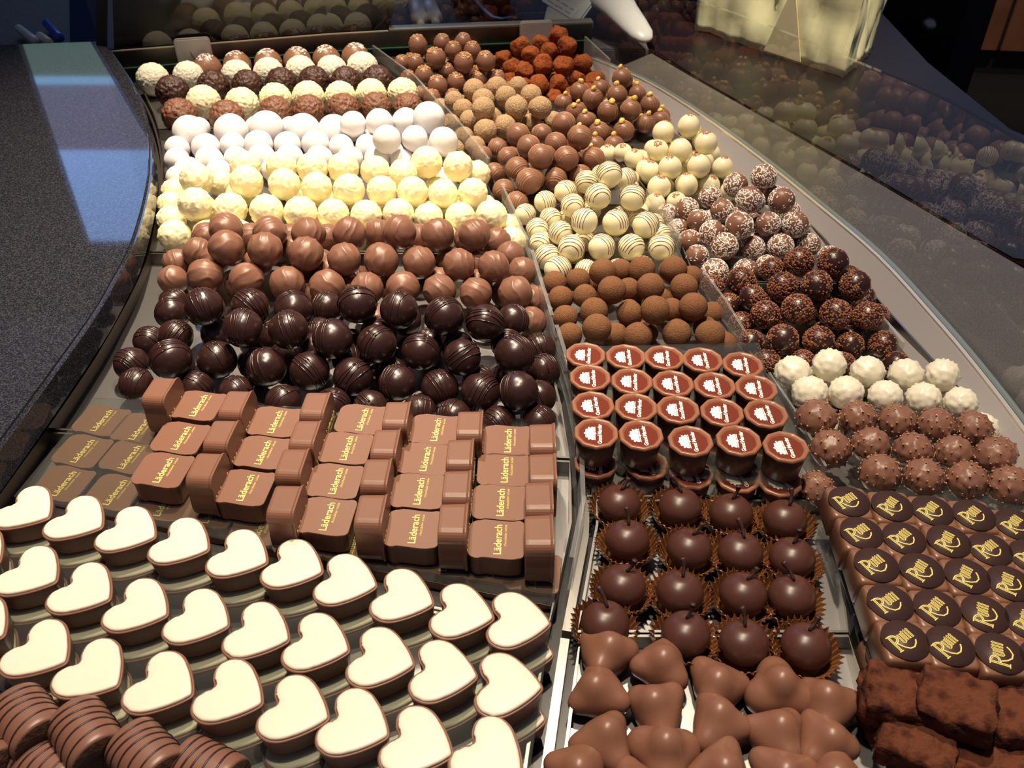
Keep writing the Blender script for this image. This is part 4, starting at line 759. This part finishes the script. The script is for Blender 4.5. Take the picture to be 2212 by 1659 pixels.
# dark vent strip with oval slots below the granite edge
GE = smooth([at(*p, .030)[:2] for p in ((250, 118), (306, 196), (336, 285), (337, 385), (300, 530), (215, 690), (120, 830), (20, 965), (-120, 1150), (-350, 1450))])
walls('v', GE, -.004, .012, .002, mat('vent metal', (.10, .075, .055), .4, .7), case).location = (0, 0, .9); bpy.data.objects['v'].name = 'vent_strip'
for px, py in ((150, 815), (110, 875), (62, 940), (18, 1000)):
    p = at(px, py, .008); q = prism('slot', [(.016*math.cos(2*PI*i/24), .0045*math.sin(2*PI*i/24)) for i in range(24)], -.0015, .0015, BLACK)
    o = link('vent_slot', q, case, (p.x, p.y, .9+.006), (PI/2, 0, math.radians(80))); 

# acrylic dividers
def div(label, pts, z1, th=.0022, z0=.0, lean=0): o = walls('acrylic_divider', pts, z0, z1, th, ACR, lean=lean); return tag(o, label, 'divider', 'clear acrylic dividers')
div('clear divider beside the rear rough truffle rows', [(x+.002, y) for x, y in [lerp(ME, 1.225), lerp(ME, 1.16), lerp(ME, 1.11), lerp(ME, 1.03)]], .030)
div('clear divider between cream truffles and striped milk truffles', [(x+.002, y) for x, y in [lerp(ME, 1.022), lerp(ME, .94), lerp(ME, .86)]], .034)
div('clear divider between cream truffles and striped white truffles', [(x+.003, y) for x, y in [lerp(ME, .80), lerp(ME, .75), lerp(ME, .695)]], .033)
div('clear divider beside the ridged milk truffles', [(x+.004, y) for x, y in [lerp(ME, .675), lerp(ME, .62), lerp(ME, .575)]], .034, .003)
div('clear divider beside the drizzled dark truffles', [(x+.005, y) for x, y in [lerp(ME, .562), lerp(ME, .51), lerp(ME, .462)]], .034, .003)
div('clear divider beside the standing printed blocks', [(x+.004, y) for x, y in [lerp(ME, .425), lerp(ME, .38), lerp(ME, .335)]], .030, .003)
div('clear divider between striped white and coconut truffles', [(.133, .800), (.148, .752), (.152, .702)], .030)
div('clear divider between cocoa dusted and brittle truffles', [(.1630, .650), (.1740, .600), (.1800, .560)], .030)
div('clear divider between printed cups and knobbly rochers', [(.1885, .510), (.1980, .462), (.2030, .412)], .028, .0018)
div('clear divider right of the stemmed cherries', [(.1925, .372), (.195, .335), (.194, .296)], .014, .003)
div('clear divider behind white rochers beside brittle truffles', [(.287, .615), (.296, .575), (.300, .547)], .028)
div('clear divider at the rear right beside the cocoa lumps', [(.098, 1.215), (.1235, 1.125)], .045)
for k2, (a, b) in enumerate([((-.006, .7), (0, .58)), ((0, .575), (0, .45)), ((0, .44), (0, .30)), ((0, .295), (0, .14))]):
    pts = [lerp(ME, a[1]-(a[1]-b[1])*t/4) for t in range(5)]
    o = walls('steel_rail', [(x+.0075, y) for x, y in pts], -.0030, .0085, .005, STEELR); tag(o, ['narrow steel rail beside the ridged milk truffles', 'narrow steel rail left of the printed cups', 'narrow steel rail left of the cherries', 'narrow steel rail left of the nut clusters'][k2], 'rail', 'steel rails between trays')

# card holders
def holder(px, py, ang, label, mark):
    p = at(px, py, .0005); t = thing('card_holder', (p.x, p.y, 0), label, 'card holder', 'grey card holders', (0, 0, ang)); w, h = .046, .052
    def rr(w, h, r):
        o = []
        for cx, cy, a0 in ((1, 1, 0), (-1, 1, .5), (-1, -1, 1), (1, -1, 1.5)):
            for i in range(6): a = PI*(a0+.5*i/5); o.append((cx*(w/2-r)+r*math.cos(a), cy*(h/2-r)+r*math.sin(a)))
        return o
    RX = Matrix.Translation((0, 0, h/2)) @ Matrix.Rotation(PI/2-.05, 4, 'X')
    link('back_plate', turn(prism('bp', rr(w, h, .005), -.0045, -.002, CARD, .0006), RX), t); link('front_plate', turn(prism('fp', rr(w-.002, h-.003, .004), -.001, .001, CARD, .0005), RX), t)
    link('round_button', turn(prism('rb', [(.0105*math.cos(2*PI*i/40), .0105*math.sin(2*PI*i/40)-.001) for i in range(40)], .001, .0014, CARD, .0002), RX), t)
    pth = [(RX @ Vector((x, y, .0016)), .0008) for x, y in mark]
    link('curved_mark', tubes('mk', [pth], mat('dark groove', (.10, .07, .06), .6), 6), t)
holder(431, 168, .22, 'grey card holder standing at rear left behind egg truffles', [(-.004, .010), (-.002, .004), (.001, -.002), (.003, -.005)])
holder(1158, 128, .12, 'grey card holder standing at rear behind cocoa lumps', [(.002, .010), (.001, .002), (.0005, -.006)])

# ------------------------------------------------------------ granite counter on the left
GT = smooth([at(*p, .05)[:2] for p in ((236, 100), (290, 180), (318, 250), (327, 320), (322, 400), (290, 520), (245, 610), (200, 685), (100, 825), (0, 960), (-130, 1130), (-300, 1350))])
gpoly = [(-1.5, 1.07), (-.5414, 1.1812)]+[tuple(p) for p in GT]+[(-.42, .05), (-1.5, .05)]
gc = thing('granite_counter', (0, 0, -.9), 'dark speckled granite counter with curved edge at left', 'counter')
o = link('counter_top', prism('granite top', gpoly[::-1], .022, .05, GRAN, .003, False, 3), gc, (0, 0, .9))
o = link('counter_body', prism('granite body', [(-1.48, 1.05), (-.60, 1.15), (-.56, .9), (-.50, .6), (-.50, .08), (-1.48, .08)][::-1], -.9, .0215, BLACK), gc, (0, 0, .9))
rc = thing('rear_counter', (0, 0, -.9), 'lower dark speckled counter behind the case, pens lying on it', 'counter')
link('counter_top', box('rear granite', (2.9, 1.25, .03), mat('rear granite', (.085, .072, .075), .6, spec=.1, vdetail=2, var=(700, (.16, .15, .16), .45, .75)), .002, (-1.25, 1.94, -.02)), rc, (0, 0, .9))
link('counter_body', box('rear body', (2.8, 1.2, .86), BLACK, .002, (-1.25, 1.94, -.468)), rc, (0, 0, .9))
def pen(px, py, ang, ln, m, label, tip=True):
    p = at(px, py, 0); t = thing('pen', (p.x, p.y, .0022), label, 'pen', None, (0, 0, ang))
    link('barrel', turn(loft('barrel', [[Vector((x, r*math.cos(2*PI*j/16), r*math.sin(2*PI*j/16))) for j in range(16)] for x, r in ((-ln/2, .002), (-ln/2+.004, .0062), (ln/2-.012, .0068), (ln/2-.002, .006), (ln/2, .003))], m), Matrix.Translation((0, 0, .0048))), t)
    if tip: link('push_button', turn(loft('tip', [[Vector((x, r*math.cos(2*PI*j/12), r*math.sin(2*PI*j/12))) for j in range(12)] for x, r in ((-ln/2-.008, .0016), (-ln/2-.007, .0024), (-ln/2, .0024))], m), Matrix.Translation((0, 0, .0048))), t)
pen(62, 86, math.radians(-50), .085, WPLAST, 'white pen lying behind the granite counter'); pen(118, 76, math.radians(-55), .09, BLUEP, 'blue pen lying behind the granite counter', False)
pen(100, 96, math.radians(-50), .05, mat('cream stick', (.75, .7, .5), .4), 'short cream pen half hidden between white and blue pens', False)
tp = walls('tinted_glass_screen', [at(152, 88, 0)[:2], at(218, 84, 0)[:2]], -.005, .33, .008, pane_mat('blue tinted glass', (.35, .42, .62), 1.6, .02)); tp.data.transform(Matrix(((1, 0, .3, 0), (0, 1, 0, 0), (0, 0, 1, 0), (0, 0, 0, 1)))); tag(tp, 'blue tinted glass screen behind the granite counter', 'glass screen')
db = walls('back_board', [(-.535, 1.190), (-.25, 1.264), (-.180, 1.276)], -.004, .36, .010, BLACK); db.data.transform(Matrix(((1, 0, .25, 0), (0, 1, 0, 0), (0, 0, 1, 0), (0, 0, 0, 1)))); db.parent = case; db.location = (0, 0, .9)

# things on the rear counter
cab = thing('cable_pair', (0, 0, 0), 'two pale rods lying behind the back glass', 'rods')
for a, b in (((885, -40), (910, 55)), ((905, -40), (942, 50))):
    A = at(*a, .012); B = at(*b, .012); d = (B-A); link('rod', tubes('rod', [[(A, .010), (A+d*.55, .010), (A+d*.6, .013), (A+d*.9, .013), (A+d*.93, .006), (B, .006)]], WPLAST, 14), cab)
A = at(975, -5, .02); B = at(1128, 50, .02); dk = link('black_cable', tubes('bc', [[(A.lerp(B, t/8)+Vector((0, .02*math.sin(t*.8), .006*math.sin(t))), .009-.0005*t) for t in range(9)]], BLACK, 10)); tag(dk, 'thick black cable running to the rear ledge', 'cable')
jr = at(1040, 35, 0); j = link('dark_red_box', box('jar', (.09, .07, .035), RED, .004, (0, 0, .0175)), None, (jr.x, jr.y+.05, -.004)); tag(j, 'dark red box behind the back glass', 'box')
# white handset on a cradle with paper tag
hs = thing('white_handset', (0, 0, 0), 'white handset device with taped paper tag behind case', 'device')
A = at(1262, -70, .07); B = at(1398, 88, .02)
link('handle', tubes('handle', [[(A.lerp(B, t), r) for t, r in ((0, .05), (.2, .046), (.4, .036), (.6, .027), (.8, .022), (.92, .018), (.98, .011), (1, .004))]], WPLAST, 20, .55), hs)
DM = Matrix.Translation(at(1222, 6, .045)) @ Matrix.Rotation(-.10, 4, 'Z') @ Matrix.Rotation(math.radians(52), 4, 'X') @ Matrix.Scale(.66, 4)
link('body', turn(prism('dev', [(-.050, -.062), (-.012, -.062), (-.004, -.045), (.022, -.060), (.062, .0), (.085, .12), (-.02, .12)], -.020, .0, WPLAST, .004), DM), hs)
tgm = Matrix.Translation((-.012, -.006, .0012)) @ Matrix.Rotation(-.50, 4, 'Z')
t_ = link('paper_tag', turn(box('tag', (.080, .026, .0008), mat('tag paper', (.85, .82, .78), .7), 0), DM @ tgm), hs)
ink = mat('pale tag ink', (.42, .40, .43), .8)
link('faint_print', join('tag print', [turn(box('dash', (w_, .0022, .0002), ink, 0), DM @ tgm @ Matrix.Translation((x_, y_, .0006))) for x_, y_, w_ in ((-.028, .006, .012), (-.012, .006, .014), (.008, .006, .018), (.027, .006, .010), (-.022, -.005, .016), (-.001, -.005, .020), (.022, -.005, .014))], ink), t_)
for dx, w in ((.020, .007), (.031, .003)): link('barcode_bar', turn(box('bar', (w, .040, .0006), BLACK, 0), DM @ Matrix.Translation((dx, .035, .0006)) @ Matrix.Rotation(-.50, 4, 'Z')), hs)

# ------------------------------------------------------------ customer side: ledge, dark stand, bag, drawers
led = [(x+.0135, y+.003) for x, y in RT]
out = [(.20, 1.285), (.248, 1.18), (.296, 1.08), (.344, .98), (.394, .873), (.440, .77), (.486, .67), (.53, .56), (.58, .45), (.60, .30), (.60, .14)]
lo = thing('outer_ledge', (0, 0, -.9), 'grey granite ledge outside the curved front glass', 'ledge')
link('ledge_top', prism('ledge', led+out[::-1], -.02, .0, GRAN2, .002), lo, (0, 0, .9)); link('ledge_body', prism('ledge body', [(.445, .16), (.445, .40), (.415, .70), (.36, .93), (.30, 1.03), (.34, .95), (.40, .82), (.43, .71), (.52, .58), (.60, .44), (.64, .16)], -.9, -.0205, BLACK), lo, (0, 0, .9))
st = thing('dark_side_table', (0, 0, -.9), 'glossy black side table outside the glass, bag standing on it', 'table')
link('table_top', prism('dark table', [(.208, 1.292), (.254, 1.18), (.302, 1.08), (.350, .98), (.400, .875), (.446, .77), (.470, .72), (.80, .62), (.66, .90), (.60, 1.02), (.585, 1.25), (.60, 1.62), (.213, 1.62)], -.03, -.002, BLACKG, .002), st, (0, 0, .9))
link('table_body', prism('dark table body', [(.33, 1.25), (.40, 1.07), (.45, .90), (.48, .74), (.76, .65), (.62, .90), (.56, 1.02), (.55, 1.25), (.56, 1.58), (.25, 1.58)], -.9, -.031, BLACK), st, (0, 0, .9))
# paper bag
bag = thing('paper_bag', (0, 0, -.002), 'creased cream paper bag standing outside the front glass', 'bag')
B0 = at(1500, 62, 0); B1 = at(1822, 166, 0); B2 = at(1882, 112, 0); B3 = B0+(B2-B1)
def bagsurf():
    base = [B0, B1, B2, B3]; C_ = (B0+B2)/2; rings = []
    for k3 in range(34):
        z = k3*.012; ring = []
        for e in range(4):
            a = base[e]; b = base[(e+1) % 4]; nrm = Vector(((b-a).y, -(b-a).x, 0)).normalized()
            for q in range(30):
                t = q/30; pt = a.lerp(b, t); d = (pt-C_); k4 = min(1, z/.12)
                cr = .012*(1-abs(noise.noise(Vector((t*5.5+e*7, z*3.5, 1.3))))*3.2)*math.sin(PI*t)*k4+.006*noise.noise(Vector((t*14, z*22, e)))
                if e % 2: cr -= .022*max(0, 1-abs(t-.5)*3)*k4
                else: cr -= .016*max(0, 1-abs(t-.45-.12*(1-k4))*6)*k4
                pt = C_+d*(1+.12*k4*0+z*.10)+nrm*cr; ring.append(Vector((pt.x, pt.y, z+(.008*abs(noise.noise(Vector((t*4, e, 3)))) if k3 == 0 else 0))))
        rings.append(ring)
    return loft('bag skin', rings, BAGM, (True, False), True)
link('bag_body', bagsurf(), bag)
e1 = (B1-B0).normalized(); nn = Vector((e1.y, -e1.x, 0)); tb = []
for (u, v) in ((.50, .004), (.74, .004), (.62, .10)): q = B0.lerp(B1, u)+nn*(.0005+v*.015); tb.append(Vector((q.x, q.y, v)))
tb2 = [q+nn*.0015 for q in tb]
link('folded_flap', mesh('flap', tb+tb2, [[2, 1, 0], [3, 4, 5], [0, 1, 4, 3], [1, 2, 5, 4], [2, 0, 3, 5]], BAGM2, False), bag)['label'] = 'triangular tan folded flap'
dr = thing('drawer_unit', (0, 0, -.9), 'brown wooden drawer unit on a black plinth at far right', 'cabinet')
dr.location = (2.42, 3.90, -.9); dr.rotation_euler = (0, 0, -.12)
link('carcass', box('carc', (1.6, .5, .75), mat('dark carcass', (.03, .02, .015), .5), .004, (0, 0, .475)), dr); link('plinth', box('pl', (1.58, .46, .10), BLACK, .002, (0, 0, .05)), dr)
for c in range(4):
    for r in range(3): link('drawer_front', box('df', (.385, .02, .24), WOODB, .003, (0, 0, 0)), dr, (-.6+c*.40, -.26, .225+r*.25))
dk = thing('black_cabinet', (1.02, 3.26, -.9), 'black cabinet with round metal knob beside the drawers', 'cabinet'); dk.rotation_euler = (0, 0, -.04)
link('cabinet_body', box('cb', (1.1, .5, 1.1), BLACK, .004, (0, 0, .55)), dk); link('door', box('cd', (.9, .02, .95), BLACKG, .003, (0, -.262, .56)), dk)
kb = ball('knob', lambda v: 1, STEEL, 3); link('knob', kb, dk, (.33, -.30, .43), (0, 0, 0), .028)

# ------------------------------------------------------------ room
FL = link('floor', box('floor', (9, 9, .1), FLOORM, 0, (0, 2, -.95))); FL['kind'] = 'structure'
wb = link('wall_back', box('wall', (9, .1, 5), mat('dark wall', (.05, .05, .06), .8), 0, (0, 6.45, 1.6))); wb['kind'] = 'structure'
wl = link('wall_left', box('walll', (.1, 9, 5), mat('dark wall side', (.05, .05, .06), .8), 0, (-4.45, 2, 1.6))); wl['kind'] = 'structure'
def window(name, x0, x1, y, bands, rz=0):
    e = bpy.data.objects.new(name, None); COL.objects.link(e); e.location = ((x0+x1)/2, y, bands[0][0]); e.rotation_euler = (0, 0, rz); e['kind'] = 'structure'
    w = x1-x0; z0 = bands[0][0]; z1 = bands[-1][1]; fm = mat('frame '+name, (.10, .12, .16), .5)
    for i, (a, b, col, st) in enumerate(bands):
        link('window_pane', box('wp', (w, .02, b-a-.001), mat('daylight %s %d' % (name, i), (.05, .05, .05), .5, emit=(col, st)), 0), e, (0, 0, (a+b)/2-z0))
    for x in (-w/2, w/2): link('window_frame', box('wf', (.05, .05, z1-z0+.1), fm, .004), e, (x, -.03, (z1-z0)/2))
    for z in (0, z1-z0): link('window_frame', box('wf2', (w+.1, .05, .04), fm, .004), e, (0, -.03, z))
window('window_1', -2.35, -.4, 4.3, [(.86, 1.22, (.34, .56, .52), .6), (1.22, 1.26, (.30, .60, 1.0), 1.8), (1.26, 1.60, (.36, .40, .70), .85), (1.60, 2.15, (.26, .48, 1.0), 2.6)])
window('window_2', 2.0, 4.1, 5.2, [(1.9, 3.5, (.42, .52, .85), .9)], -.3)
